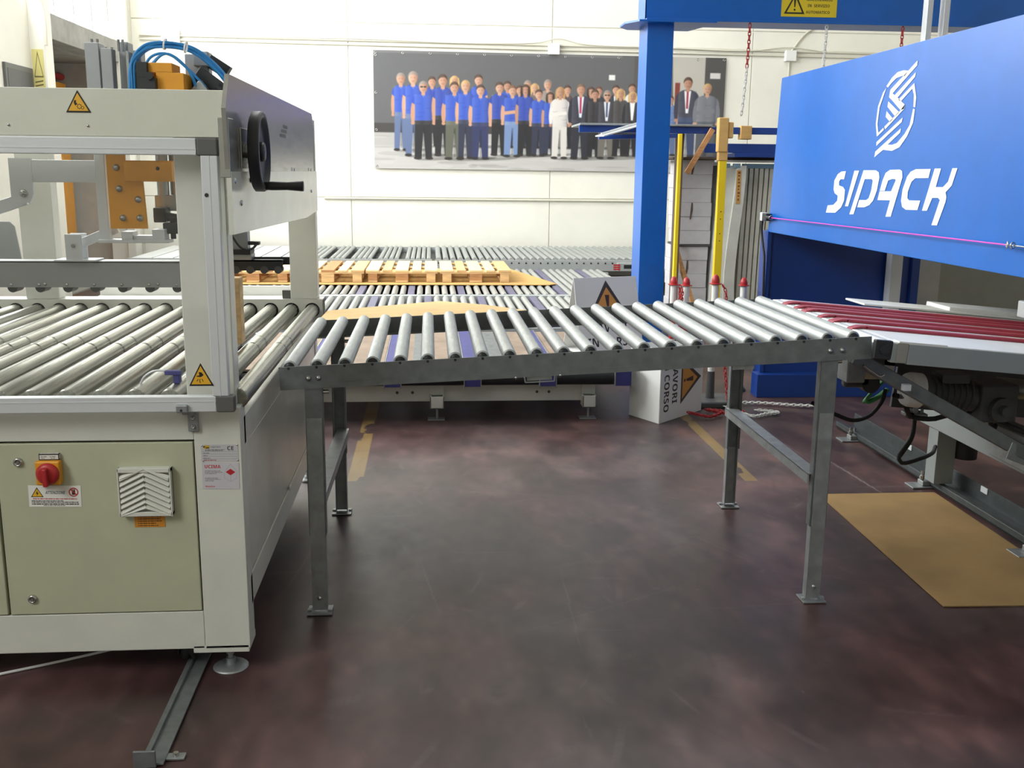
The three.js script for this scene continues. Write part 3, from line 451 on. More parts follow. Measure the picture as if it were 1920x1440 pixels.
  for (let i = 0; i < 5; i++) { const a = i * 1.25, o = 0.0085; mesh(t, 'air_hose', tube(arcs[0].map(([x, y, z], k) => [x + o * Math.cos(a + k * 0.2), y + o * Math.sin(a + k * 0.2), z + o * Math.sin(a * 2)]), 0.0058, 60, 8), M.blueHose, 'sky blue air hose'); }
  for (const [e, y, x1, y1] of [[-1.055, 1.92, -0.87, 1.87], [-1.045, 1.90, -0.84, 1.90], [-1.065, 1.88, -0.86, 1.86]]) mesh(t, 'air_hose', tube([[e, y - 0.1, -3.99], [e, y, -3.99], [e + 0.03, y + 0.08, -4.01], [-0.97, 2.015, -4.02], [-0.90, 1.965, -4.04], [x1, y1, -4.06]], 0.0052, 44, 8), M.blueHose);
  for (const [x, y] of [[-1.09, 1.955], [-0.975, 2.05], [-0.90, 2.04]]) mesh(t, 'hose_tie', lathe([[0.019, -0.003], [0.021, -0.003], [0.021, 0.003], [0.019, 0.003], [0.019, -0.003]], [x, y, -4.03], x < -1.05 ? [0.1, 1, 0] : [1, -0.2, 0], 18), M.whitePlastic);
}
// ---------------------------------------------------------------- floor track of that machine, and the strap beside it
{
  const t = thing('floor_track', 'steel angle track on the floor under the cream machine', 'track');
  const a = [-0.765, -2.56], b = [-0.79, -5.1];
  mesh(t, 'track_bar', [bar([a[0], 0.008, a[1]], [b[0], 0.008, b[1]], 0.062, 0.006, 0.001), bar([a[0] - 0.022, 0.014, a[1]], [b[0] - 0.022, 0.014, b[1]], 0.016, 0.014, 0.002)], M.galvDark);
  mesh(t, 'end_stop', [bx(-0.812, -0.752, 0.002, 0.052, -2.552, -2.560, 0.004)], M.galvDark);
  const tab = mesh(t, 'anchor_tab', bx(-0.735, -0.685, 0.002, 0.008, -2.585, -2.615, 0.001), M.galv);
  mesh(tab, 'anchor_bolt', rod([-0.71, 0.006, -2.6], [-0.71, 0.018, -2.6], 0.008, 6), M.bolt);
}
one('packing_strap', 'flat white packing strap lying on floor under cream machine', 'strap', tube([[-1.75, 0.006, -2.95], [-1.45, 0.006, -3.08], [-1.2, 0.006, -3.2], [-0.98, 0.006, -3.32]], 0.005, 30, 6).scale(1, 1, 1), M.whitePlastic);
// ---------------------------------------------------------------- low pallet line beyond the table
{
  const t = thing('pallet_conveyor', 'low pallet conveyor with blue belts, boards and rollers beyond the roller table', 'conveyor');
  const Y = 0.36, Z0 = -6.41;
  // front cross section: boards between blue belts over a dark drum
  mesh(t, 'front_beam', [bx(-2.3, 1.06, 0.115, 0.235, -6.52, -6.60, 0.003)], M.cream);
  mesh(t, 'front_drum', rod([-2.3, 0.285, -6.47], [1.22, 0.285, -6.47], 0.052, 24), M.blackMetal);
  const belts = [-1.27, -0.75, -0.245, 0.27, 0.76, 1.255], W = 0.05;
  for (const x of belts) {
    const b = mesh(t, 'belt', [bx(x - W, x + W, 0.352, 0.362, -6.44, -7.95, 0.001), bx(x - W, x + W, 0.235, 0.355, -6.405, -6.415, 0.002), bx(x - W, x + W, 0.348, 0.362, -6.405, -6.45, 0.004)], M.belt, 'dark blue belt');
    for (const s of [-1, 1]) mesh(b, 'belt_guard', [bx(x + s * (W + 0.004) - 0.003, x + s * (W + 0.004) + 0.003, 0.225, 0.365, -6.40, -6.43, 0.001), bx(x + s * (W + 0.004) - 0.003, x + s * (W + 0.004) + 0.003, 0.352, 0.365, -6.43, -7.95, 0)], M.galv);
  }
  for (let i = 0; i < 5; i++) mesh(t, 'cover_board', [bx(belts[i] + 0.062, belts[i + 1] - 0.062, 0.338, 0.352, -6.44, -7.95, 0.002)], M.chipboard);
  for (const x of [-0.07, 0.44]) mesh(t, 'glass_strip', bx(x - 0.05, x + 0.05, 0.353, 0.357, -6.6, -7.9, 0.001), M.galvDark);
  for (const x of [-1.9, 0.04, 1.04]) {
    const l = mesh(t, 'support', [bx(x - 0.045, x + 0.045, 0.16, 0.245, -6.50, -6.61), bx(x - 0.045, x + 0.045, 0.085, 0.165, -6.43, -6.44, 0.002), bx(x - 0.045, x - 0.037, 0.085, 0.165, -6.43, -6.54), bx(x + 0.037, x + 0.045, 0.085, 0.165, -6.43, -6.54), bx(x - 0.045, x + 0.045, 0.085, 0.092, -6.43, -6.54)], M.cream);
    mesh(l, 'levelling_foot', [rod([x, 0.006, -6.49], [x, 0.10, -6.49], 0.008, 10), bx(x - 0.06, x + 0.05, 0.001, 0.008, -6.45, -6.53, 0.001)], M.galv);
  }
  for (const x of [-1.2, -0.22, -0.12, 0.70, 0.78]) mesh(t, 'screw', lathe([[0, 0.004], [0.009, 0.003], [0.010, 0]], [x, 0.175, -6.52], [0, 0, 1], 8), M.grime);
  // roller fields: rollers lie along the depth, blue sliding pads between groups
  for (const [x1, y0, y1, za, zb] of [[1.32, 0.24, 0.34, -7.97, -8.02], [2.3, 0.24, 0.34, -8.22, -8.25], [2.2, 0.24, 0.355, -10.30, -10.42], [2.35, 0.22, 0.30, -13.25, -13.35]]) mesh(t, 'side_beam', bx(-2.6, x1, y0, y1, za, zb, 0.003), M.sheetGrey);
  mesh(t, 'bed_plate', [bx(-2.6, 2.3, 0.235, 0.245, -8.24, -13.3, 0)], M.darkGrey);
  for (const x of [-2.4, 0, 2.2]) for (const z of [-8.24, -10.36, -13.3]) mesh(t, 'leg', bx(x - 0.04, x + 0.04, 0, 0.24, z - 0.03, z + 0.03), M.sheetGrey);
  const field = (za, zb, xa, xb, off, mat) => {
    const n = Math.floor((xb - xa) / 0.0885);
    for (let i = 0; i < n; i++) {
      const x = xa + i * 0.0885;
      if ((i + off) % 6 === 0) { const p = mesh(t, 'sliding_pad', bx(x - 0.035, x + 0.035, 0.30, 0.352, za, zb, 0.004), M.blueTile, 'violet blue sliding pad');
        const m = Math.max(1, Math.round((za - zb) / 0.36)); for (let k = 1; k < m; k++) { const z = za + (zb - za) * k / m; mesh(p, 'joint', bx(x - 0.035, x + 0.035, 0.35, 0.3535, z - 0.006, z + 0.006, 0), M.galv); } }
      else mesh(t, 'roller', rod([x, 0.328, za - 0.01], [x, 0.328, zb + 0.01], 0.031, 16), M.silverRoller, undefined, true);
    }
  };
  field(-8.26, -10.28, -2.5, 2.3, 2); field(-10.44, -13.2, -2.5, 2.35, 4);
}
// ---------------------------------------------------------------- long roller conveyor along the back wall
{
  const t = thing('wall_conveyor', 'long grey roller conveyor running along the back wall', 'conveyor');
  const Y = 0.46;
  mesh(t, 'front_rail', [bx(-3.9, 0.03, 0.34, 0.452, -13.50, -13.53, 0.003)], M.sheetGrey);
  mesh(t, 'front_rail', [bx(0.06, 4.6, 0.30, 0.445, -13.50, -13.53, 0.003)], M.sheetGrey);
  mesh(t, 'rear_rail', [bx(-3.9, 4.6, 0.34, 0.45, -15.74, -15.77, 0.003)], M.sheetGrey);
  mesh(t, 'bed', [bx(-3.9, 4.6, 0.36, 0.37, -13.53, -15.74, 0)], M.darkGrey);
  for (const x of [-3.6, -1.6, 0.05, 2.0, 4.0]) for (const z of [-13.54, -15.7]) mesh(t, 'leg', bx(x - 0.03, x + 0.03, 0, 0.345, z - 0.03, z + 0.03), M.sheetGrey);
  for (let k = 0; k < 8; k++) mesh(t, 'cover_plate', bx(-3.85 + k * 0.27, -3.60 + k * 0.27, 0.452, 0.462, -13.52, -15.72, 0.003), M.alu);
  for (let k = 0; k < 24; k++) { const x = -1.66 + k * 0.0715; if (k === 4 || k === 8 || k === 13 || k === 18) continue; mesh(t, 'roller', rod([x, 0.44, -13.535], [x, 0.44, -15.735], 0.029, 14), M.zincRoller, undefined, true); }
  for (let k = 0; k < 46; k++) { const x = 0.115 + k * 0.097; const r = mesh(t, 'roller', rod([x, 0.44, -13.535], [x, 0.44, -15.735], 0.036, 14), M.zincRoller, undefined, true); mesh(r, 'axle_cap', rod([x, 0.405, -13.50], [x, 0.405, -13.496], 0.012, 8), M.blackPlastic); }
  // control box with buttons
  const b = mesh(t, 'control_box', bx(2.50, 2.78, 0.31, 0.415, -13.40, -13.50, 0.003), M.sheetGrey);
  for (let k = 0; k < 3; k++) mesh(b, 'red_label', bx(2.44, 2.53, 0.325 + k * 0.028, 0.346 + k * 0.028, -13.396, -13.40, 0), M.red);
  mesh(b, 'display', bx(2.58, 2.70, 0.345, 0.395, -13.396, -13.40, 0), M.blackPlastic);
}
// ---------------------------------------------------------------- sheets of card and pallets
one('cardboard_sheet', 'long tan cardboard sheet lying under the wooden pallets', 'cardboard', (() => { const g = poly([[-2.25, 11.28], [1.33, 11.22], [1.42, 11.32], [1.02, 13.15], [-2.25, 13.05]], 0.008); return g.rotateX(-Math.PI / 2).translate(0, 0.361, 0); })(), M.card);
{
  const geo = {};
  const makePallet = (x, z, turn, label) => {
    const p = thing('wooden_pallet', label, 'pallet', [x, 0.3705, z], turn, 'wooden pallets in a row');
    const mats = [M.wood, M.woodPale, M.woodDark];
    geo.top ??= [[-0.328, 0.145], [-0.164, 0.10], [0, 0.145], [0.164, 0.10], [0.328, 0.145]].map(([c, w]) => metreUV(bx(c - w / 2, c + w / 2, 0.118, 0.139, -1.2, 0, 0.002)));
    geo.cross ??= [-0.075, -0.6, -1.125].map((c) => metreUV(bx(-0.4, 0.4, 0.097, 0.118, c - 0.07, c + 0.07, 0.002)));
    geo.block ??= [-0.325, 0, 0.325].flatMap((c) => [-0.075, -0.6, -1.125].map((d) => metreUV(bx(c - (c ? 0.05 : 0.07), c + (c ? 0.05 : 0.07), 0.0215, 0.097, d - 0.07, d + 0.07, 0.002))));
    geo.skid ??= [-0.325, 0, 0.325].map((c) => metreUV(bx(c - (c ? 0.05 : 0.07), c + (c ? 0.05 : 0.07), 0, 0.0215, -1.2, 0, 0.002)));
    geo.top.forEach((g) => mesh(p, 'top_board', g, rnd() < 0.45 ? M.woodPale : rnd() < 0.6 ? M.wood : M.woodDark, undefined, true));
    geo.cross.forEach((g) => mesh(p, 'cross_board', g, M.wood, undefined, true));
    geo.block.forEach((g) => mesh(p, 'block', g, rnd() < 0.5 ? M.woodDark : M.wood, undefined, true));
    geo.skid.forEach((g) => mesh(p, 'bottom_board', g, M.wood, undefined, true));
  };
  makePallet(0.515, -11.42, 0.0, 'rightmost wooden pallet on the cardboard sheet, palest boards');
  makePallet(-0.315, -11.42, 0.0, 'wooden pallet second from the right on the cardboard sheet');
  makePallet(-1.135, -11.40, 0.0, 'wooden pallet partly hidden behind the rear machine post');
  makePallet(-1.955, -11.40, 0.0, 'leftmost wooden pallet, seen behind the black guide bar');
}
one('cardboard_sheet', 'pale cardboard sheet draped over the far rail of the roller table', 'cardboard', (() => {
  const sh = [[-0.515, -4.70], [-0.505, -5.02], [0.05, -5.30], [0.27, -5.12], [0.60, -4.70]];
  const g = poly(sh.map(([x, z]) => [x, -z]), 0.006); return g.rotateX(-Math.PI / 2).rotateZ(0.022).translate(0, 0.925, 0);
})(), M.cardPale);
// ---------------------------------------------------------------- two folded warning signs
{
  const face = (up) => canvasMat(512, 512, (c, w, h) => {
    c.fillStyle = '#dcdad6'; c.fillRect(0, 0, w, h);
    c.fillStyle = '#3c2f26'; c.beginPath(); c.moveTo(256, 20); c.lineTo(420, 270); c.lineTo(92, 270); c.closePath(); c.fill();
    c.fillStyle = '#c98a3a'; c.beginPath(); c.moveTo(256, 66); c.lineTo(386, 252); c.lineTo(126, 252); c.closePath(); c.fill();
    c.fillStyle = '#3c2215'; c.beginPath(); c.moveTo(238, 120); c.lineTo(274, 120); c.lineTo(264, 205); c.lineTo(248, 205); c.fill(); c.beginPath(); c.arc(256, 226, 11, 0, 7); c.fill();
    c.fillStyle = '#26211e'; c.textAlign = 'center'; c.font = 'bold 82px sans-serif'; c.fillText('LAVORI', 256, 372, 380); c.fillText('IN CORSO', 256, 470, 450);
  }, { roughness: 0.45 });
  const fm = face();
  const SIGN_TURN = 0.5, W = 0.49, H = 0.535, T = 0.004, S = 0.15;          // width, slant height, thickness, half spread of the feet
  const make = (label, pos, rot) => {
    const t = thing('warning_sign', label, 'sign', pos); t.rotation.set(...rot);
    const a = Math.asin(S / H), hh = H * Math.cos(a);
    for (const s of [1, -1]) {
      const p = mesh(t, 'panel', new THREE.BoxGeometry(W, H, T), M.whitePlastic); p.position.set(0, hh / 2, s * S / 2); p.rotation.x = -s * a;
      flat(p, 'printed_face', W - 0.004, H - 0.004, fm, [0, 0, s * (T / 2 + 0.0006)], [0, s > 0 ? 0 : Math.PI, 0], 'orange triangle over black lettering');
    }
    mesh(t, 'bottom_panel', new THREE.BoxGeometry(W, T, 2 * S), M.whitePlastic);
    return t;
  };
  make('folded white warning sign standing upright on the pallet conveyor', [1.225, 0.366, -7.05], [0, 0.3, 0]);
  // the second stands on its end on the floor: its ridge is upright and to the right
  { const t = make('folded white warning sign standing on end on the floor', [0, 0, 0], [0, 0, 0]); t.quaternion.setFromRotationMatrix(new THREE.Matrix4().makeBasis(V(0, -1, 0), V(Math.cos(SIGN_TURN), 0, -Math.sin(SIGN_TURN)), V(Math.sin(SIGN_TURN), 0, Math.cos(SIGN_TURN)))); t.position.set(1.405, W / 2 + 0.002, -6.435); }
}
function LETTERS() {                                      // outlines cut from white film: z (depth, mm) and y (mm) on the board
  const list = [];
  list.push(['emblem_stripe', [[-5160, 2118], [-5210, 2125], [-5280, 2122], [-5342, 2099], [-5400, 2061], [-5380, 2053], [-5337, 2075], [-5289, 2093], [-5226, 2099], [-5194, 2095]]]);
  list.push(['emblem_stripe', [[-5066, 2159], [-5068, 2135], [-5319, 2019], [-5349, 2033], [-5345, 2041], [-5160, 2118]]]);
  list.push(['emblem_stripe', [[-5075, 2103], [-5078, 2082], [-5257, 1993], [-5291, 2008]]]);
  list.push(['emblem_stripe', [[-5081, 2052], [-5246, 1981], [-5212, 1973], [-5098, 2026], [-5074, 1994], [-5069, 1936], [-5049, 1933], [-5047, 1980]]]);
  list.push(['emblem_stripe', [[-5350, 2038], [-5356, 2002], [-5319, 1985], [-5209, 1928], [-5172, 1933], [-5169, 1954], [-5257, 1994], [-5319, 2019]]]);
  list.push(['emblem_stripe', [[-5361, 1982], [-5366, 1954], [-5266, 1900], [-5222, 1918]]]);
  list.push(['emblem_stripe', [[-5372, 1932], [-5378, 1903], [-5320, 1874], [-5289, 1889]]]);
  list.push(['emblem_stripe', [[-5169, 1954], [-5169, 1933], [-5373, 1838], [-5384, 1853], [-5207, 1929]]]);
  list.push(['emblem_stripe', [[-5400, 2052], [-5434, 2032], [-5483, 1964], [-5494, 1872], [-5468, 1804], [-5388, 1836], [-5394, 1848], [-5453, 1823], [-5473, 1871], [-5463, 1956], [-5417, 2025]]]);
  list.push(['emblem_stripe', [[-5178, 1890], [-5184, 1868], [-5466, 1755], [-5467, 1775]]]);
  list.push(['emblem_stripe', [[-5186, 1837], [-5192, 1815], [-5328, 1758], [-5275, 1756], [-5218, 1764], [-5141, 1807], [-5093, 1849], [-5070, 1927], [-5051, 1923], [-5057, 1859], [-5110, 1794], [-5185, 1742], [-5269, 1725], [-5376, 1733], [-5479, 1695], [-5472, 1725]]]);
  list.push(['letter', [[-5849, 1621], [-5867, 1575], [-5919, 1574], [-5939, 1561], [-5935, 1538], [-5878, 1531], [-5843, 1514], [-5844, 1452], [-5882, 1411], [-5962, 1378], [-6108, 1373], [-6087, 1417], [-5999, 1423], [-5946, 1449], [-5943, 1479], [-5993, 1492], [-6013, 1514], [-6011, 1566], [-5967, 1603], [-5913, 1619]]]);
  list.push(['letter', [[-5664, 1624], [-5729, 1624], [-5825, 1420], [-5780, 1422]]]);
  list.push(['letter', [[-5605, 1626], [-5449, 1626], [-5407, 1615], [-5394, 1588], [-5412, 1518], [-5450, 1463], [-5493, 1438], [-5557, 1424], [-5650, 1421], [-5632, 1462], [-5540, 1464], [-5509, 1475], [-5484, 1517], [-5474, 1571], [-5491, 1579], [-5579, 1578], [-5695, 1380], [-5753, 1377]]]);
  list.push(['letter', [[-5272, 1628], [-5163, 1630], [-5133, 1622], [-5122, 1590], [-5218, 1387], [-5280, 1384], [-5242, 1471], [-5395, 1468], [-5377, 1515], [-5239, 1518], [-5195, 1575], [-5204, 1581], [-5241, 1581], [-5284, 1573], [-5314, 1519], [-5376, 1518], [-5352, 1572], [-5322, 1612]]]);
  list.push(['letter', [[-4830, 1632], [-4844, 1589], [-4981, 1587], [-5018, 1569], [-5049, 1519], [-5047, 1487], [-5027, 1477], [-4907, 1479], [-4928, 1432], [-5053, 1429], [-5097, 1442], [-5115, 1473], [-5108, 1530], [-5071, 1594], [-5035, 1619], [-4983, 1631]]]);
  list.push(['letter', [[-4729, 1634], [-4763, 1547], [-4694, 1548], [-4651, 1573], [-4622, 1635], [-4576, 1635], [-4613, 1556], [-4665, 1524], [-4653, 1503], [-4656, 1480], [-4717, 1368], [-4771, 1366], [-4712, 1487], [-4732, 1497], [-4788, 1495], [-4829, 1433], [-4880, 1431], [-4790, 1634]]]);
  return list.map(([n, p]) => [n, p.map(([z, y]) => [z / 1000, y / 1000])]);
}
// ---------------------------------------------------------------- blue gantry: column, beam, plate, notice
const gantry = thing('blue_gantry', 'blue steel gantry column and overhead beam with yellow notice', 'gantry');
{
  const t = gantry;
  mesh(t, 'column', [bx(1.622, 1.822, 0.012, 2.70, -7.80, -8.10, 0.004)], M.blue);
  mesh(t, 'base_plate', bx(1.52, 1.92, 0, 0.012, -7.70, -8.2, 0.001), M.blueDark);
  mesh(t, 'beam', [bx(1.60, 6.4, 2.715, 3.05, -7.80, -7.81, 0.002), bx(1.60, 6.4, 2.700, 2.715, -7.74, -8.06, 0.002), bx(1.60, 6.4, 3.05, 3.065, -7.74, -8.06, 0.002), bx(1.60, 6.4, 2.715, 3.05, -8.05, -8.06, 0.002), bx(1.60, 1.61, 2.715, 3.05, -7.8, -8.06, 0.002)], M.blue);
  mesh(t, 'head_plate', [poly([[1.54, 7.70], [2.12, 7.70], [2.12, 7.78], [2.02, 8.18], [1.54, 8.18], [1.46, 8.05], [1.46, 7.85]], 0.014).rotateX(-Math.PI / 2).translate(0, 2.685, 0)], M.blue);
  mesh(t, 'far_column', [bx(6.1, 6.3, 0.012, 2.70, -7.80, -8.10, 0.004)], M.blue);
  flat(t, 'notice', 0.425, 0.26, canvasMat(512, 314, (c, w, h) => {
    c.fillStyle = '#e2c726'; c.fillRect(0, 0, w, h); c.fillStyle = '#2a2a1c'; c.beginPath(); c.moveTo(124, 110); c.lineTo(216, 290); c.lineTo(24, 290); c.fill(); c.fillStyle = '#e2c726'; c.beginPath(); c.moveTo(122, 138); c.lineTo(192, 276); c.lineTo(50, 276); c.fill();
    c.fillStyle = '#2a2a1c'; c.beginPath(); c.moveTo(112, 168); c.lineTo(132, 168); c.lineTo(127, 232); c.lineTo(117, 232); c.fill(); c.beginPath(); c.arc(122, 254, 9, 0, 7); c.fill();
    c.font = 'bold 34px sans-serif'; c.fillText('MACCHINARIO', 228, 176, 266); c.fillText('IN  SERVIZIO', 240, 228, 236); c.fillText('AUTOMATICO', 228, 284, 262);
  }), [2.842, 2.885, -7.7985], [0, 0, 0], 'yellow notice with black lettering');
}
// plastic chains hanging from the beam
{
  const link = new THREE.TorusGeometry(0.011, 0.0035, 6, 14).scale(0.72, 1.25, 1);
  const chain = (x, ytop, n, nred, z, label, lean) => {
    const t = thing('hanging_chain', label, 'chain', [x, ytop, z], 0, 'plastic chains hanging from the blue beam');
    for (let k = 0; k < n; k++) { const m = mesh(t, 'chain_link', link, k < nred ? M.red : M.whitePlastic, undefined, true); m.scale.setScalar(1.35); m.position.set(lean * k * k * 0.0001, -0.022 - k * 0.0285, 0); m.rotation.set(0, (k % 2) * 1.45 + 0.15, 0); }
  };
  chain(2.385, 2.70, 23, 11, -7.76, 'red and white plastic chain hanging between column and blue panel', -0.6);
  chain(2.972, 2.70, 14, 0, -7.76, 'white plastic chain hanging in front of the junction box', -0.5);
  chain(3.562, 2.70, 12, 12, -7.76, 'short red plastic chain hanging at far right of the beam', 0);
}
// ---------------------------------------------------------------- blue wrapping portal with white lettering
{
  const t = thing('wrapping_portal', 'large blue wrapping machine portal with white emblem and lettering', 'machine');
  const X = 2.42;
  // front board: outline in (z, y), thickness along x
  const bd = mesh(t, 'front_board', (() => { const g = poly([[2.6, 1.22], [7.165, 1.22], [7.07, 2.245], [2.6, 2.245]], 0.02, 0.002); g.rotateY(Math.PI / 2); return g.translate(X, 0, 0); })(), M.blue);
  mesh(t, 'lower_edge', [bx(X - 0.002, X + 0.03, 1.195, 1.222, -2.6, -7.165, 0.003)], M.blue);
  mesh(t, 'top_box', [bx(X + 0.02, X + 1.1, 2.20, 2.24, -2.6, -7.07, 0.003)], M.blueDark);
  mesh(t, 'end_leg', [bx(X, X + 1.12, 0.01, 1.21, -7.17, -7.22, 0.003), bx(X - 0.01, X + 0.02, 0.01, 1.2, -7.14, -7.30, 0.003), bx(X + 1.08, X + 1.14, 0.01, 1.6, -7.14, -7.30, 0.003), bx(X - 0.05, X + 1.14, 0.0, 0.17, -7.06, -7.20, 0.003)], M.blueDark);
  mesh(t, 'near_leg', [bx(X - 0.035, X + 0.06, 0.0, 0.12, -2.6, -3.50, 0.003), bx(X + 0.0, X + 0.04, 0.1, 1.2, -2.7, -2.9)], M.blue);
  mesh(t, 'upright', [bx(3.30, 3.385, 0.17, 2.20, -7.05, -7.14, 0.004)], M.alu);
  mesh(t, 'upright', [bx(3.40, 3.44, 2.24, 3.0, -7.05, -7.12, 0.003), bx(3.52, 3.56, 2.24, 3.0, -7.05, -7.12, 0.003)], M.alu);
  mesh(t, 'rear_board', [bx(3.55, 3.58, 1.22, 2.24, -2.6, -7.1)], M.blueDark);
  // emblem and lettering, cut from white film
  const letters = LETTERS();
  for (const [name, pts] of letters) { const g = poly(pts.map(([z, y]) => [-z, y]), 0.0012); g.rotateY(Math.PI / 2).translate(X - 0.0045, 0, 0); mesh(bd, name, g, M.whitePlastic); }
  // rope-pull safety switch
  const sw = mesh(t, 'rope_switch', [bx(X - 0.045, X - 0.006, 1.27, 1.33, -7.24, -7.19, 0.004)], M.alu);
  mesh(sw, 'switch_head', [bx(X - 0.045, X - 0.004, 1.275, 1.325, -7.19, -7.10, 0.004), rod([X - 0.04, 1.30, -7.1], [X - 0.04, 1.30, -7.02], 0.012, 10)], M.blackPlastic);
  mesh(sw, 'eye_ring', new THREE.TorusGeometry(0.014, 0.004, 8, 16).rotateX(0.2).translate(X - 0.035, 1.30, -7.02), M.bolt);
  mesh(sw, 'pull_rope', rod([X - 0.035, 1.30, -7.02], [X - 0.035, 1.322, -4.06], 0.0035, 8), M.pink = std({ color: 0xd23fb4, roughness: 0.4 }), 'pink safety pull rope');
  mesh(sw, 'rope_clamp', [new THREE.TorusGeometry(0.012, 0.004, 8, 14).rotateY(1.2).translate(X - 0.035, 1.323, -4.05), new THREE.TorusGeometry(0.012, 0.004, 8, 14).rotateY(0.4).translate(X - 0.035, 1.323, -4.01), rod([X - 0.035, 1.323, -4.07], [X - 0.035, 1.323, -3.6], 0.003, 8)], M.bolt);
  mesh(sw, 'switch_cable', tube([[X - 0.03, 1.275, -7.22], [X - 0.03, 1.20, -7.225], [X - 0.03, 1.09, -7.17], [X - 0.03, 1.02, -7.13], [X - 0.03, 0.94, -7.12], [X - 0.02, 0.6, -7.125]], 0.009, 40), M.rubber);
  mesh(t, 'photo_sensor', [bx(2.50, 2.53, 1.08, 1.20, -4.02, -4.05, 0.002), bx(2.47, 2.53, 1.02, 1.09, -4.0, -4.07, 0.006)], M.sheetGrey);
}
// ---------------------------------------------------------------- belt conveyor with red belts, running into the portal
{
  const t = thing('belt_conveyor', 'belt conveyor with parallel red belts and motors beneath, right of the roller table', 'conveyor');
  const A = [1.655, 1.016], ang = -0.088, tilt = (g) => g.rotateZ(ang).translate(A[0], A[1], 0);
  const ZN = -3.46, ZF = -4.72, L = 2.6;
  for (const [z0, z1] of [[ZN, ZN - 0.03], [ZF, ZF + 0.03]]) mesh(t, 'side_rail', [tilt(bx(0.06, L, -0.078, -0.004, z0, z1, 0.002)), tilt(bx(0.0, 0.065, -0.075, -0.006, z0 + (z0 > -4 ? -0.001 : 0.001), z1, 0.001))], M.railGrey);
  mesh(t, 'bearing_block', [tilt(bx(-0.065, 0.0, -0.068, 0.002, ZN - 0.004, ZN - 0.03, 0.004)), tilt(rod([-0.03, -0.03, ZN - 0.003], [-0.03, -0.03, ZN + 0.004], 0.018, 16))], M.blackPlastic);
  mesh(t, 'clamp_plate', tilt(bx(0.015, 0.055, -0.072, -0.002, ZN + 0.002, ZN, 0)), M.stainless);
  mesh(t, 'top_plate', [tilt(bx(0.02, L, -0.006, 0.0, ZN - 0.002, ZF + 0.002, 0.001)), tilt(poly([[-0.035, -0.02], [-0.02, -0.004], [0.03, 0.0], [0.03, -0.004], [-0.01, -0.012]], 1.24).translate(0, 0, ZF + 0.01)), tilt(bx(0.02, 0.2, 0, 0.004, ZN, ZN - 0.05, 0.001))], M.white);
  mesh(t, 'end_roller', tilt(rod([0.0, -0.032, ZN - 0.03], [0.0, -0.032, ZF + 0.03], 0.030, 18)), M.galv);
  [-4.545, -4.40, -4.30, -4.115, -3.99, -3.80].forEach((z, i) => {
    const w = i % 2 ? 0.022 : 0.028, st = -0.012 + (i % 3) * 0.004;
    mesh(t, 'red_belt', [tilt(bx(0.03, L, 0.0, 0.012, z - w, z + w, 0.003)), tilt(poly([[0.04, 0.012], [0.01, 0.010], [-0.02, 0.0], [-0.036, -0.02], [-0.038, -0.04], [-0.032, -0.04], [-0.03, -0.022], [-0.016, -0.006], [0.01, 0.002], [0.04, 0.004]], 2 * w).translate(st * 0, 0, z - w))], M.redBelt, 'dark red flat belt');
  });
  mesh(t, 'far_rail_plate', [tilt(bx(0.9, L, 0.002, 0.03, ZF - 0.06, ZF - 0.30, 0.004)), tilt(bx(0.45, 1.4, 0.002, 0.012, ZF - 0.03, ZF - 0.26, 0.004))], M.panelWhite);
  // support: cross beam, posts, stay
  mesh(t, 'cross_beam', [bx(2.55, 2.67, 0.34, 0.50, -3.0, -5.0, 0.004)], M.railGrey);
  mesh(t, 'carriage_plate', [bx(2.535, 2.552, 0.36, 0.47, -3.35, -4.28, 0.003)], M.galv);
  mesh(t, 'post', [bx(2.56, 2.66, 0.055, 0.36, -4.78, -4.88, 0.003)], M.railGrey);
  mesh(t, 'post', [bx(2.56, 2.66, 0.50, 0.90, -4.55, -4.65, 0.003), bx(2.56, 2.66, 0.50, 0.90, -3.5, -3.6, 0.003)], M.sheetGrey);
  mesh(t, 'stay', [bar([1.60, 0.925, -3.66], [2.40, 0.50, -3.76], 0.018, 0.050), bar([1.60, 0.925, -3.68], [2.40, 0.50, -3.78], 0.012, 0.055)], M.galvDark, 'diagonal grey stay bar');
  mesh(t, 'stay_bracket', [bar([2.30, 0.53, -3.74], [2.53, 0.44, -3.80], 0.012, 0.07)], M.galv);
  mesh(t, 'stay_handle', tube([[1.63, 0.895, -3.645], [1.67, 0.868, -3.645], [1.70, 0.852, -3.645], [1.715, 0.858, -3.645]], 0.005, 16), M.bolt);
  mesh(t, 'stay_cap', bx(1.785, 1.815, 0.80, 0.825, -3.62, -3.645, 0.002), M.alu);
  // drive: gear motor with white fan cowl
  const motor = mesh(t, 'motor', [rod([2.02, 0.725, -3.98], [2.26, 0.695, -3.98], 0.062, 20), bx(2.10, 2.22, 0.76, 0.80, -3.93, -4.03, 0.004)], M.darkGrey);
  for (let k = 0; k < 7; k++) mesh(motor, 'cooling_fin', lathe([[0.06, 0], [0.072, 0], [0.072, 0.006], [0.06, 0.006]], [2.07 + k * 0.026, 0.719 - k * 0.003, -3.98], [1, -0.12, 0], 20), M.darkGrey);
  const cowl = mesh(motor, 'fan_cowl', [lathe([[0, 0.0], [0.045, 0.002], [0.066, 0.012], [0.073, 0.03], [0.073, 0.075], [0.06, 0.075]], [1.955, 0.732, -3.98], [1, -0.12, 0], 30)], M.whitePlastic, 'white fan cowl');
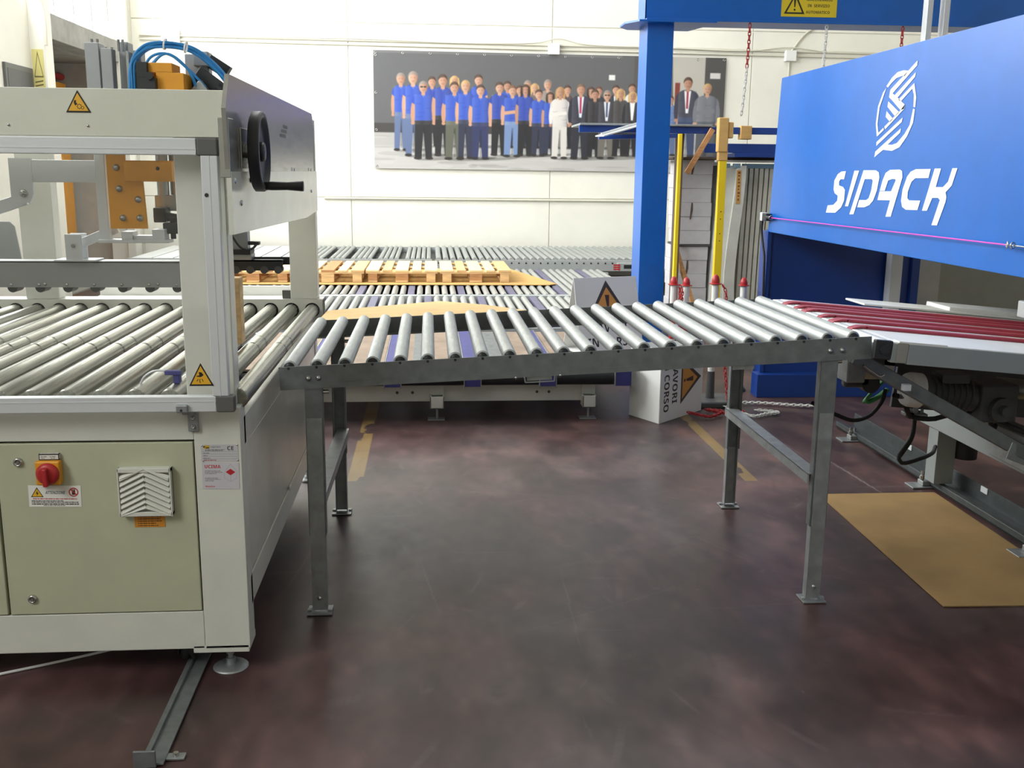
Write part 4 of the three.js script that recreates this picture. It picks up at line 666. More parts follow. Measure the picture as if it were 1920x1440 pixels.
  const slots = mesh(motor, 'cowl_slots', (() => { const l = []; for (let i = -2; i <= 2; i++) for (const s of [-1, 1]) l.push(bx(-0.0008, 0.0008, s * 0.032 - 0.012 + Math.abs(i) * 0.003, s * 0.032 + 0.008 - Math.abs(i) * 0.003, i * 0.012 - 0.0035, i * 0.012 + 0.0035, 0)); return l.map((g) => g.rotateZ(-0.12).translate(1.9555, 0.732, -3.98)); })(), M.blackPlastic);
  mesh(motor, 'gearbox', [bx(2.26, 2.42, 0.60, 0.76, -3.90, -4.06, 0.012), rod([2.34, 0.66, -3.90], [2.34, 0.66, -3.87], 0.05, 20), rod([2.34, 0.66, -3.87], [2.34, 0.66, -3.84], 0.022, 16)], M.darkGrey);
  mesh(t, 'drive_shaft', [rod([2.40, 0.72, -4.05], [2.62, 0.72, -3.9], 0.045, 18), rod([2.52, 0.73, -3.98], [2.62, 0.70, -3.2], 0.006, 8)], M.steel);
  mesh(t, 'under_guard', [tilt(bx(0.20, 0.52, -0.20, -0.08, -4.20, -4.215, 0.002)), tilt(bx(0.5, L, -0.42, -0.1, -4.40, -4.42, 0.002))], M.darkGrey);
  mesh(t, 'guard_flap', [bx(1.972, 2.022, 0.755, 0.90, -4.20, -4.206, 0.001)], M.white);
  const fan = mesh(t, 'tension_drum', [lathe([[0, 0], [0.05, 0], [0.058, 0.01], [0.058, 0.10], [0.05, 0.115], [0, 0.115]], [1.905, 0.765, -4.30], [1, 0, 0], 26), bx(1.83, 1.915, 0.70, 0.83, -4.25, -4.36, 0.006)], M.galv);
  mesh(fan, 'drum_ring', lathe([[0.058, -0.006], [0.064, -0.006], [0.064, 0.006], [0.058, 0.006]], [2.005, 0.765, -4.30], [1, 0, 0], 26), M.bolt);
  mesh(t, 'chain_case', [bx(1.865, 1.99, 0.655, 0.72, -4.35, -4.40, 0.02), rod([1.99, 0.672, -4.35], [1.99, 0.672, -4.4], 0.042, 20)], M.darkGrey);
  for (let k = 0; k < 3; k++) mesh(t, 'green_belt', tube([[2.09, 0.69, -4.40 - k * 0.012], [2.05, 0.655 - k * 0.006, -4.40 - k * 0.012], [2.01, 0.615 - k * 0.012, -4.40 - k * 0.012], [1.992, 0.585 - k * 0.006, -4.40 - k * 0.012], [2.005, 0.575, -4.40 - k * 0.012], [2.05, 0.595, -4.40 - k * 0.012], [2.10, 0.635, -4.40 - k * 0.012]], 0.007, 40, 8), M.green ??= std({ color: 0x4c9558, roughness: 0.5 }), 'loop of green belt');
  for (const [pts, r] of [[[[1.70, 0.60, -4.3], [1.814, 0.545, -4.3], [1.898, 0.517, -4.3], [1.97, 0.537, -4.3], [2.026, 0.61, -4.3], [2.035, 0.66, -4.3]], 0.009], [[[1.93, 0.70, -4.0], [1.964, 0.69, -4.0], [2.005, 0.632, -4.02], [2.04, 0.595, -4.05], [2.12, 0.59, -4.02], [2.17, 0.61, -4.0], [2.25, 0.632, -3.98], [2.36, 0.60, -3.95], [2.47, 0.555, -3.9], [2.6, 0.53, -3.6], [2.8, 0.55, -3.3]], 0.011], [[[2.04, 0.595, -4.06], [2.10, 0.56, -4.2], [2.225, 0.50, -4.38], [2.225, 0.408, -4.4], [2.174, 0.318, -4.4], [2.19, 0.285, -4.4], [2.292, 0.299, -4.42], [2.383, 0.297, -4.5], [2.54, 0.26, -4.76]], 0.010], [[[2.05, 0.60, -4.06], [2.12, 0.55, -4.22], [2.235, 0.49, -4.40], [2.24, 0.40, -4.42], [2.19, 0.31, -4.42]], 0.009], [[[2.35, 0.62, -4.0], [2.44, 0.52, -4.1], [2.54, 0.50, -4.25]], 0.010], [[[2.60, 0.62, -3.9], [2.64, 0.54, -3.95], [2.66, 0.51, -4.1]], 0.010]])
    mesh(t, 'cable', tube(pts, r, 50, 8), M.rubber);
  mesh(t, 'clamp', [bx(2.135, 2.225, 0.535, 0.552, -4.26, -4.34, 0.004), rod([2.18, 0.55, -4.29], [2.18, 0.585, -4.29], 0.012, 8), rod([2.155, 0.55, -4.29], [2.155, 0.572, -4.29], 0.007, 6), rod([2.21, 0.55, -4.29], [2.21, 0.57, -4.29], 0.007, 6)], M.galv);
  mesh(t, 'hose_coil', [lathe([[0.03, 0], [0.06, 0], [0.06, 0.10], [0.03, 0.10]], [2.72, 0.19, -4.8], [0, 1, 0], 20)], M.rubber);
}
// ---------------------------------------------------------------- floor rail of the portal
{
  const t = thing('portal_track', 'dark steel channel track on the floor under the red belts', 'track');
  mesh(t, 'channel', [bx(2.72, 2.728, 0.02, 0.10, -6.15, -3.0, 0.001), bx(2.60, 2.728, 0.012, 0.02, -6.15, -3.0, 0.001), bx(2.60, 2.63, 0.012, 0.05, -6.15, -3.0, 0.003)], M.trackSteel);
  for (const z of [-5.85, -4.92, -3.95]) { const c = mesh(t, 'foot_clamp', [bx(2.50, 2.66, 0.001, 0.009, z - 0.05, z + 0.05, 0.002), bx(2.56, 2.62, 0.009, 0.035, z - 0.03, z + 0.03, 0.004)], M.galv); mesh(c, 'anchor_bolt', [rod([2.57, 0.03, z], [2.57, 0.085, z], 0.009, 8), rod([2.57, 0.045, z], [2.57, 0.06, z], 0.017, 6), rod([2.61, 0.03, z - 0.03], [2.61, 0.07, z - 0.03], 0.009, 8)], M.bolt); }
  for (const z of [-5.35, -4.55]) mesh(t, 'rail_tab', bx(2.714, 2.72, 0.07, 0.10, z, z - 0.06, 0.001), M.alu);
}
one('cardboard_sheet', 'brown cardboard sheet lying flat on the dark red floor', 'cardboard', poly([[1.93, 3.44], [2.55, 3.42], [2.58, 4.80], [1.985, 4.80], [1.965, 4.72]], 0.004).rotateX(-Math.PI / 2).translate(0, 0.002, 0), M.cardFloor = std({ map: mottled(0x93764a, 0.14, 71, 5, [1, 1], 0.8), roughness: 0.85 }));
{
  const t = thing('partition_screen', 'plain grey partition screen behind the portal, seen under the blue board', 'partition', [3.62, 0, -7.42]);
  mesh(t, 'panel', bx(0.19, 2.3, 0.02, 2.1, -0.02, 0, 0.003), M.partition = paint(0x9a9b90, 0.03, 0.6, 72)); mesh(t, 'panel', bx(0, 0.19, 0.02, 2.1, -0.02, 0.10, 0.003), M.greyWall); mesh(t, 'foot_rail', bx(0, 2.3, 0, 0.02, -0.1, 0.1, 0.002), M.galvDark);
}
// ---------------------------------------------------------------- red and white bollards with chain
{
  const link = new THREE.TorusGeometry(0.011, 0.0034, 6, 12).scale(0.72, 1.25, 1);
  const bollard = (x, z, label, base) => {
    const t = thing('bollard', label, 'bollard', [x, 0, z], 0, 'red and white bollards'); if (!base) t.scale.y = 0.93;
    const B = mesh(t, 'base', base ? bx(-0.19, 0.19, 0.0, 0.05, -0.15, 0.15, 0.02) : lathe([[0, 0.05], [0.04, 0.05], [0.055, 0.02], [0.058, 0]], [0, 0, 0], [0, 1, 0], 24), M.darkGrey);
    mesh(t, 'socket', rod([0, 0.04, 0], [0, 0.24, 0], 0.031, 18, 0.026), M.darkGrey);
    for (const [a, b, m] of [[0.20, 0.42, M.whitePlastic], [0.42, 0.66, M.red], [0.66, 0.855, M.whitePlastic]]) mesh(t, 'post_band', rod([0, a, 0], [0, b, 0], 0.024, 18), m);
    mesh(t, 'cap', [lathe([[0, 0.92], [0.010, 0.917], [0.020, 0.905], [0.026, 0.885], [0.027, 0.875], [0.027, 0.85]].reverse(), [0, 0, 0], [0, 1, 0], 18), lathe([[0.027, 0.852], [0.042, 0.852], [0.042, 0.858], [0.027, 0.858]], [0, 0, 0], [0, 1, 0], 18)], M.red, 'red domed cap with chain flange');
    return t;
  };
  bollard(1.966, -6.86, 'red and white bollard on square base beside the standing sign', true);
  bollard(1.795, -7.36, 'leftmost red and white bollard, close to the blue column');
  bollard(1.875, -7.30, 'second red and white bollard from the blue column');
  bollard(2.305, -7.3, 'red and white bollard in front of the white curved panels');
  const chainRun = (label, pts, colour, n, name = 'barrier_chain') => {
    const t = thing(name, label, 'chain'); const c = new THREE.CatmullRomCurve3(pts.map((p) => V(...p)));
    for (let k = 0; k < n; k++) { const m = mesh(t, 'chain_link', link, typeof colour === 'function' ? colour(k) : colour, undefined, true); const p = c.getPointAt((k + 0.5) / n), d = c.getTangentAt((k + 0.5) / n); m.position.copy(p); m.quaternion.setFromUnitVectors(V(0, 1, 0), d); m.rotateY((k % 2) * 1.4); m.scale.setScalar(1.25); }
  };
  chainRun('red plastic chain hanging down from the bollard on square base', [[2.01, 0.85, -6.84], [2.03, 0.80, -6.82], [2.03, 0.5, -6.82], [2.05, 0.2, -6.78], [2.06, 0.03, -6.72]], M.red, 30);
  chainRun('red and white chain lying tangled on floor at the bollard foot', [[1.72, 0.03, -6.50], [1.85, 0.02, -6.42], [1.95, 0.035, -6.50], [1.86, 0.03, -6.58], [2.00, 0.03, -6.45], [2.10, 0.03, -6.52], [2.0, 0.045, -6.60], [2.14, 0.02, -6.42], [2.24, 0.02, -6.47], [2.34, 0.02, -6.52], [2.20, 0.03, -6.55]], (k) => (k < 44 ? M.red : M.whitePlastic), 78);
  chainRun('white plastic chain lying straight on the floor near the blue portal', [[2.20, 0.02, -6.82], [2.35, 0.02, -6.80], [2.5, 0.02, -6.74], [2.66, 0.02, -6.70]], M.whitePlastic, 20);
  chainRun('red plastic chain hanging between the two bollards near the column', [[1.835, 0.79, -7.33], [1.835, 0.6, -7.30], [1.837, 0.45, -7.29], [1.838, 0.6, -7.28], [1.84, 0.77, -7.27]], M.red, 30);
}
// ---------------------------------------------------------------- storage behind the column
{
  const t = thing('storage_rack', 'blue storage rack with grey shelf edge above the stacked boxes', 'rack');
  mesh(t, 'shelf_beam', [bx(1.45, 4.6, 1.98, 2.045, -10.02, -10.08, 0.004)], M.blueDark);
  mesh(t, 'shelf_edge', [bx(1.45, 2.75, 2.045, 2.065, -9.98, -10.6, 0.003)], M.galv);
  mesh(t, 'shelf_beam', [bx(2.7, 4.6, 1.80, 1.89, -10.05, -10.10, 0.004), bx(3.0, 4.6, 1.76, 1.80, -10.03, -10.5, 0.004)], M.blueDark);
  mesh(t, 'shelf_deck', [bx(2.45, 4.6, 1.74, 1.76, -10.3, -11.2)], M.brown);
  for (const x of [2.44, 4.5]) mesh(t, 'rack_post', bx(x, x + 0.07, 0, 2.05, -10.12, -10.2, 0.003), M.brown);
  mesh(t, 'rack_post', bx(2.42, 2.49, 0, 1.75, -11.15, -11.2, 0.003), M.brown);
  for (const x of [3.04]) mesh(t, 'tape_wrap', bx(x, x + 0.11, 1.93, 2.06, -9.99, -10.09, 0.006), M.card);
}
one('steel_profile', 'pale grey metal profile lying on the rack end left of the column', 'profile', [bar([1.58, 1.93, -9.6], [2.05, 2.06, -9.9], 0.12, 0.012), bar([1.60, 1.945, -9.62], [2.05, 2.075, -9.92], 0.012, 0.03)], M.alu);
one('blue_profile', 'dark blue metal section lying under the pale profile', 'profile', [bar([1.62, 1.93, -9.9], [2.4, 1.955, -9.95], 0.05, 0.04), bar([1.75, 1.98, -9.85], [2.3, 2.0, -9.85], 0.04, 0.02)], M.blueDark);
for (const [x, w, z, y0, y1, label] of [[2.405, 0.016, -9.86, 0, 1.97, 'thin yellow post beside the blue column'], [2.80, 0.036, -9.75, 0, 1.80, 'thick yellow post with punched holes and cardboard wrapped top']]) {
  const t = thing('yellow_post', label, 'post', [x, 0, z], 0, 'yellow posts before the rack');
  mesh(t, 'post_body', bx(-w, w, y0, y1, -0.03, 0.03, 0.003), M.yellow);
  mesh(t, 'foot', bx(-0.06, 0.06, 0, 0.01, -0.06, 0.06, 0.001), M.galvDark);
  if (w > 0.02) { for (const y of [1.24, 1.17, 1.03, 0.96]) mesh(t, 'hole', rod([0.002, y, 0.0305], [0.002, y, 0.028], 0.006, 8), M.blackPlastic);
    mesh(t, 'cardboard_wrap', [bx(-0.062, 0.035, 1.80, 2.12, -0.045, 0.045, 0.01), bx(-0.05, 0.04, 1.72, 1.82, -0.036, 0.036, 0.008), bx(0.035, 0.085, 1.93, 2.08, -0.04, 0.035, 0.01)], M.card, 'torn cardboard wrapped round the top'); }
}
one('timber_batten', 'pale timber batten leaning at a slant below the shelf edge', 'plank', bar([2.50, 1.60, -9.92], [2.74, 2.02, -9.93], 0.03, 0.05), M.woodDark);
one('timber_batten', 'dark timber batten leaning low against the grey boxes', 'plank', bar([2.72, 0.02, -9.9], [2.50, 0.92, -10.35], 0.05, 0.03), M.woodDark);
{
  const g1 = metreUV(bx(-0.165, 0.165, 0, 0.1415, -0.5, 0, 0.004));
  for (let k = 0; k < 12; k++) {
    const t = thing('flat_box', ['grey flat box at floor level of its stack', 'second grey flat box from the floor', 'third grey flat box from the floor', 'fourth grey flat box from the floor', 'fifth grey flat box from the floor', 'grey flat box just under the dark gap', 'grey flat box resting just above the dark gap', 'second grey flat box above the dark gap', 'third grey flat box above the dark gap, with paper tag', 'fourth grey flat box above the dark gap', 'second grey flat box from the top of its stack', 'topmost grey flat box of its stack, with paper tag'][k], 'box', [2.735 + rr(-0.006, 0.006) - (k < 6 ? 0.015 : 0), k * 0.1425 + (k > 5 ? 0.022 : 0) + 0.001, -10.42 + rr(-0.01, 0.01)], rr(-0.02, 0.02), 'grey flat boxes stacked under the rack');
    mesh(t, 'box_body', g1, M.greyCarton, undefined, true);
    if ([2, 4, 8, 11].includes(k)) mesh(t, 'tag', poly([[-0.012, -0.07], [0.0, -0.07], [0.018, 0.02], [0.014, 0.10], [0.0, 0.10]], 0.002).translate(k % 3 ? -0.05 : 0.03, 0.04, 0.001), M.brown, 'hanging brown strap end');
  }
  one('spacer_plate', 'dark spacer plate between the two halves of the box stack', 'plate', bx(2.57, 2.90, 0.857, 0.875, -10.40, -10.9), M.darkGrey);
}
{
  // tall white facing panels standing side by side, some sagging
  const mk = (x, lean, bulge, w, label, mat) => {
    const t = thing('facing_panel', label, 'panel', [x, 0, bulge < -0.05 ? -10.12 : -10.2], 0, 'white panels standing on edge');
    const g = new THREE.BoxGeometry(0.038, 1.66, w, 1, 24, 1), p = g.attributes.position;
    for (let i = 0; i < p.count; i++) { const k = (p.getY(i) + 0.83) / 1.66; p.setX(i, p.getX(i) + lean * (k - 0.5) + bulge * Math.sin(k * Math.PI * 1.15 + 0.4) * (1 - k * 0.5)); p.setY(i, p.getY(i) + 0.83 + 0.02); }
    g.computeVertexNormals(); mesh(t, 'sheet', g.translate(0, 0, -w / 2), mat);
    mesh(t, 'edge_strip', bx(lean / 2 - 0.03, lean / 2 + 0.03, 1.655, 1.70, -0.06, 0.012, 0.003), M.blueTape ??= std({ color: 0x86a9c0, roughness: 0.6 }));
    return t;
  };
  const names = ['white panel nearest the thick yellow post', 'white curved panel with orange printed label', 'first narrow white panel right of the orange label', 'second narrow white panel right of the orange label', 'third narrow white panel right of the orange label', 'fourth narrow white panel right of the orange label', 'fifth narrow white panel right of the orange label', 'narrow white panel last but two before the blue portal', 'narrow white panel last but one before the blue portal', 'narrow white panel right beside the blue portal'];
  const M2 = [M.panelWhite, M.panelShade = paint(0xd2d1c2, 0.07, 0.65, 81)];
  names.forEach((n, k) => {
    const wide = k < 2;
    const t = mk(wide ? [2.96, 3.07][k] : 3.175 + (k - 2) * 0.052, wide ? [0.04, -0.02][k] : 0.006 + k * 0.001, wide ? [-0.02, -0.07][k] : -0.01, 0.9, n, M2[k > 1 ? 1 : 0]);
    if (wide) { const g = new THREE.BoxGeometry(k ? 0.11 : 0.15, 1.66, 0.012, 1, 24, 1), p = g.attributes.position, lean = [0.04, -0.02][k], bulge = [-0.02, -0.07][k];
      for (let i = 0; i < p.count; i++) { const q = (p.getY(i) + 0.83) / 1.66; p.setX(i, p.getX(i) * (1.1 - 0.25 * q) + lean * (q - 0.5) + bulge * Math.sin(q * Math.PI * 1.15 + 0.4) * (1 - q * 0.5)); p.setY(i, p.getY(i) + 0.83 + 0.02); } g.computeVertexNormals(); mesh(t, 'front_flange', g.translate(0.02, 0, 0.005), M.panelWhite);
      if (k) flat(t, 'orange_label', 0.045, 0.33, canvasMat(64, 460, (c, w, h) => { c.fillStyle = '#cfa25c'; c.fillRect(0, 0, w, h); c.save(); c.translate(16, 20); c.rotate(Math.PI / 2); c.fillStyle = '#8a4a1c'; c.font = 'bold 50px sans-serif'; for (let q = 0; q < 9; q++) c.fillRect(q * 46, -38 + (q % 3) * 5, 30 - (q % 2) * 8, 34 - (q % 3) * 6); c.restore(); }), [0.01, 1.47, 0.014], [0, 0, 0.02], 'tall orange printed label'); }
  });
  one('top_batten', 'white batten laid across the tops of the white panels', 'batten', bx(2.86, 3.75, 1.712, 1.732, -10.16, -10.24, 0.002), M.white);
  one('carton_board', 'large white board standing just right of the blue column', 'board', (() => { const g = poly([[2.08, 0.357], [2.155, 0.357], [2.32, 0.40], [2.36, 1.80], [2.26, 1.82], [2.20, 1.3]], 0.02); return g.translate(0.04, 0, -10.37); })(), M.panelWhite);
}
// ---------------------------------------------------------------- on the back wall: conduits, boxes, printed banner
{
  const zw = HZ0 + 0.02;
  const run = (name, label, pts, r) => one(name, label, 'conduit', pts.length > 2 ? tube(pts, r, pts.length * 14, 8) : rod(pts[0], pts[1], r, 8), M.conduit ??= std({ color: 0xcfccbd, roughness: 0.6 }));
  run('conduit', 'upper pale conduit running the length of the back wall', [[-4.2, 3.50, zw], [8.2, 3.43, zw]], 0.018);
  run('conduit', 'second pale conduit just below the upper one on the back wall', [[-4.2, 3.44, zw], [8.2, 3.36, zw]], 0.015);
  run('conduit', 'single thin conduit low on the back wall under the banner', [[-1.6, 1.175, zw], [3.4, 1.165, zw]], 0.016);
  run('conduit', 'vertical conduit dropping from the right junction box', [[5.53, 1.9, zw], [5.53, 3.36, zw]], 0.014);
  run('cable', 'thin drooping cable along the upper conduits', [[-3.6, 3.56, zw + 0.025], [-2.8, 3.505, zw + 0.02], [-1, 3.50, zw + 0.02], [0.6, 3.47, zw + 0.02], [1.65, 3.50, zw + 0.02], [1.95, 3.56, zw + 0.02], [2.3, 3.49, zw + 0.02], [3.6, 3.46, zw + 0.02], [4.9, 3.44, zw + 0.02], [5.5, 3.50, zw + 0.02], [6.1, 3.44, zw + 0.02]], 0.009);
  run('cable', 'cable slanting up from the right junction box', [[5.55, 3.45, zw], [5.75, 3.70, zw], [6.05, 3.90, zw]], 0.016);
  for (const [x, y, w, label] of [[-3.75, 3.48, 0.13, 'white junction box at left end of the conduits'], [1.88, 3.41, 0.085, 'white junction box above the middle of the banner'], [5.53, 3.38, 0.085, 'white junction box right of the banner']]) {
    const t = thing('junction_box', label, 'junction box', [x, y, HZ0]);
    mesh(t, 'box_body', bx(-w, w, -w, w * 0.9, 0, 0.09, 0.01), M.whitePlastic); mesh(t, 'box_lid', bx(-w * 0.94, w * 0.94, -w * 0.94, w * 0.84, 0.09, 0.097, 0.004), M.whitePlastic);
  }
  // banner: a group of people in front of a dark building, printed
  const draw = (c, w, h) => {
    const G = c.createLinearGradient(0, 0, 0, 1); c.fillStyle = '#5b5b5d'; c.fillRect(0, 0, w, h);
    c.fillStyle = '#6c6b6c'; c.fillRect(0, 0, w * 0.7, h * 0.02); c.fillStyle = '#3f3c3b'; c.fillRect(0, h * 0.61, w * 0.8, h * 0.09);
    c.fillStyle = '#a7a5a2'; c.fillRect(0, h * 0.69, w, h * 0.31); c.fillStyle = '#b7b5b2'; c.fillRect(0, h * 0.80, w, h * 0.2);
    for (let i = 0; i < 90; i++) { c.fillStyle = rnd() < 0.5 ? 'rgba(120,118,115,0.22)' : 'rgba(200,198,194,0.25)'; c.beginPath(); c.ellipse(rr(0, w), rr(h * 0.72, h), rr(20, 110), rr(3, 12), 0, 0, 7); c.fill(); }
    c.fillStyle = '#54514f'; c.fillRect(w * 0.735, 0, w * 0.02, h * 0.66); c.fillStyle = '#d9d8d6'; c.fillRect(w * 0.663, h * 0.165, w * 0.018, h * 0.045);
    c.fillStyle = '#b3afa6'; c.beginPath(); c.moveTo(w * 0.845, 0); c.lineTo(w * 0.945, 0); c.lineTo(w * 0.94, h * 0.7); c.lineTo(w * 0.855, h * 0.7); c.fill(); c.fillStyle = '#4c4a49'; c.fillRect(w * 0.94, 0, w * 0.06, h); c.fillStyle = '#c9c7c4'; c.fillRect(w * 0.955, h * 0.13, w * 0.03, h * 0.05);
    c.fillStyle = '#7c3a30'; c.fillRect(w * 0.855, h * 0.22, w * 0.014, h * 0.4);
    const shadow = (X, F, q, H) => { c.fillStyle = 'rgba(50,48,46,0.35)'; c.beginPath(); c.ellipse(X + q * 0.8, F, q * 1.1, H * 0.02, -0.05, 0, 7); c.fill(); };
    const fig = (x, top, foot, wd, shirt, trouser, hair, o = {}) => {      // one standing figure, fractions of the banner
      const X = x * w, T = top * h, F = foot * h, H = F - T, q = wd * w * 1.14, skin = o.skin || ['#b98a70', '#c4967c', '#b0826a'][Math.round(x * 997) % 3], hd = H * 0.135, ry = hd * 0.56, rx = ry * 0.74, cy = T + ry;
      const sh = T + hd * 1.28, hip = T + H * 0.50, dark = 'rgba(0,0,0,0.20)';
      shadow(X, F, q, H); c.fillStyle = trouser; c.beginPath(); c.moveTo(X - q * 0.40, hip - 4); c.lineTo(X + q * 0.40, hip - 4); c.lineTo(X + q * 0.40, F - 4); c.lineTo(X + q * 0.10, F - 4); c.lineTo(X, hip + H * 0.12); c.lineTo(X - q * 0.10, F - 4); c.lineTo(X - q * 0.42, F - 4); c.fill();
      c.fillStyle = dark; c.fillRect(X - q * 0.03, hip + H * 0.1, q * 0.1, H * 0.37);
      c.fillStyle = '#2b2826'; c.beginPath(); c.ellipse(X - q * 0.27, F - 2, q * 0.19, H * 0.018, 0, 0, 7); c.ellipse(X + q * 0.27, F - 2, q * 0.19, H * 0.018, 0, 0, 7); c.fill();
      c.fillStyle = o.sleeve || skin; for (const s of [-1, 1]) { c.beginPath(); c.moveTo(X + s * q * 0.48, sh + H * 0.05); c.quadraticCurveTo(X + s * q * 0.68, sh + H * 0.2, X + s * q * 0.56, hip + H * 0.03); c.lineTo(X + s * q * 0.42, hip + H * 0.02); c.lineTo(X + s * q * 0.36, sh + H * 0.1); c.fill(); }
      c.fillStyle = skin; for (const s of [-1, 1]) { c.beginPath(); c.ellipse(X + s * q * 0.5, hip + H * 0.04, q * 0.09, H * 0.022, 0, 0, 7); c.fill(); }
      c.fillStyle = shirt; c.beginPath(); c.moveTo(X - rx * 0.5, sh - hd * 0.12); c.quadraticCurveTo(X - q * 0.50, sh, X - q * 0.56, sh + H * 0.10); c.lineTo(X - q * 0.40, sh + H * 0.13); c.lineTo(X - q * 0.40, hip + 3); c.lineTo(X + q * 0.40, hip + 3); c.lineTo(X + q * 0.40, sh + H * 0.13); c.lineTo(X + q * 0.56, sh + H * 0.10); c.quadraticCurveTo(X + q * 0.50, sh, X + rx * 0.5, sh - hd * 0.12); c.fill();
      { const gr2 = c.createLinearGradient(X - q * 0.5, 0, X + q * 0.5, 0); gr2.addColorStop(0, 'rgba(255,255,255,0.16)'); gr2.addColorStop(0.45, 'rgba(255,255,255,0.02)'); gr2.addColorStop(1, 'rgba(0,0,20,0.34)'); c.fillStyle = gr2; c.fillRect(X - q * 0.42, sh, q * 0.84, hip - sh + 3); c.fillRect(X - q * 0.40, hip, q * 0.8, (F - hip) * 0.98 * 0.12);
        c.strokeStyle = 'rgba(10,10,30,0.25)'; c.lineWidth = 2; for (let k = 0; k < 4; k++) { const yy = sh + (hip - sh) * (0.35 + 0.17 * k), xx = X + q * 0.3 * Math.sin(k * 2.1 + x * 40); c.beginPath(); c.moveTo(xx - q * 0.14, yy); c.quadraticCurveTo(xx, yy + 7, xx + q * 0.14, yy - 3); c.stroke(); }
        c.fillStyle = 'rgba(240,220,200,0.25)'; c.beginPath(); c.moveTo(X - rx * 0.55, sh - hd * 0.10); c.lineTo(X, sh + hd * 0.28); c.lineTo(X + rx * 0.55, sh - hd * 0.10); c.fill(); }
      if (o.inner) { c.fillStyle = o.inner; c.beginPath(); c.moveTo(X - q * 0.16, sh - 2); c.lineTo(X + q * 0.16, sh - 2); c.lineTo(X + q * 0.06, hip - H * 0.05); c.lineTo(X - q * 0.06, hip - H * 0.05); c.fill(); }
      if (o.tie) { c.fillStyle = o.tie; c.fillRect(X - q * 0.045, sh, q * 0.09, H * 0.22); }
      c.fillStyle = skin; c.fillRect(X - rx * 0.45, cy + ry * 0.5, rx * 0.9, ry * 0.9); c.beginPath(); c.ellipse(X, cy, rx, ry, 0, 0, 7); c.fill();
      c.fillStyle = hair; c.beginPath(); c.moveTo(X - rx * 1.06, cy + ry * 0.05); c.bezierCurveTo(X - rx * 1.2, cy - ry * 1.35, X + rx * 1.2, cy - ry * 1.4, X + rx * 1.06, cy + ry * 0.05); c.quadraticCurveTo(X + rx * 0.8, cy - ry * 0.55, X + rx * 0.1, cy - ry * 0.52); c.quadraticCurveTo(X - rx * 0.75, cy - ry * 0.5, X - rx * 1.06, cy + ry * 0.05); c.fill();
      if (o.long) { c.beginPath(); c.ellipse(X - rx * 0.95, cy + ry * 0.35, rx * 0.35, ry * 1.0, 0, 0, 7); c.ellipse(X + rx * 0.95, cy + ry * 0.35, rx * 0.35, ry * 1.0, 0, 0, 7); c.fill(); }
      c.fillStyle = 'rgba(70,40,30,0.5)'; c.fillRect(X - rx * 0.5, cy - ry * 0.08, rx * 0.28, ry * 0.12); c.fillRect(X + rx * 0.22, cy - ry * 0.08, rx * 0.28, ry * 0.12); c.fillRect(X - rx * 0.3, cy + ry * 0.5, rx * 0.6, ry * 0.10);
      { const gf = c.createLinearGradient(X - rx, 0, X + rx, 0); gf.addColorStop(0, 'rgba(255,240,220,0.15)'); gf.addColorStop(1, 'rgba(60,20,10,0.40)'); c.fillStyle = gf; c.beginPath(); c.ellipse(X, cy, rx, ry, 0, 0, 7); c.fill(); }
      if (o.glasses) { c.fillStyle = '#1d1d1d'; c.fillRect(X - rx * 0.7, cy - ry * 0.12, rx * 0.6, ry * 0.2); c.fillRect(X + rx * 0.1, cy - ry * 0.12, rx * 0.6, ry * 0.2); }
      if (o.cross) { c.strokeStyle = o.sleeve || skin; c.lineWidth = q * 0.17; c.beginPath(); c.moveTo(X - q * 0.42, sh + H * 0.22); c.lineTo(X + q * 0.36, sh + H * 0.19); c.stroke(); }
    };
    const B = '#2f4cae', B2 = '#2a3f98', N = '#2e3144', K = '#232326', J = '#5c6b8e', dk = '#3a2a22', bl = '#c9a468', gr = '#8d8680';
    // back row
    for (const a of [[0.078, 0.185, 0.84, 0.04, B, J, gr], [0.185, 0.21, 0.80, 0.038, B2, K, dk], [0.262, 0.20, 0.80, 0.036, B, K, bl, { long: 1 }], [0.345, 0.185, 0.80, 0.04, B, N, dk], [0.445, 0.235, 0.80, 0.036, B, N, dk], [0.488, 0.27, 0.80, 0.034, B2, N, dk], [0.515, 0.225, 0.80, 0.034, B2, N, gr], [0.54, 0.25, 0.80, 0.03, '#6a5a56', K, bl, { long: 1 }], [0.585, 0.215, 0.80, 0.036, '#8a8078', K, gr], [0.632, 0.275, 0.80, 0.032, '#2e2c30', K, dk], [0.655, 0.26, 0.8, 0.03, '#4a3a3a', K, dk], [0.738, 0.27, 0.80, 0.032, K, K, dk, { long: 1 }], [0.765, 0.265, 0.8, 0.03, '#2b2a2e', K, '#5b3a2a'], [0.825, 0.25, 0.79, 0.032, '#2a2a30', K, dk, { inner: '#dfe3ea', tie: '#8a8f9a' }], [0.882, 0.235, 0.79, 0.034, '#d4d2cf', N, dk]]) fig(a[0] * 0.815 + 0.012, ...a.slice(1));
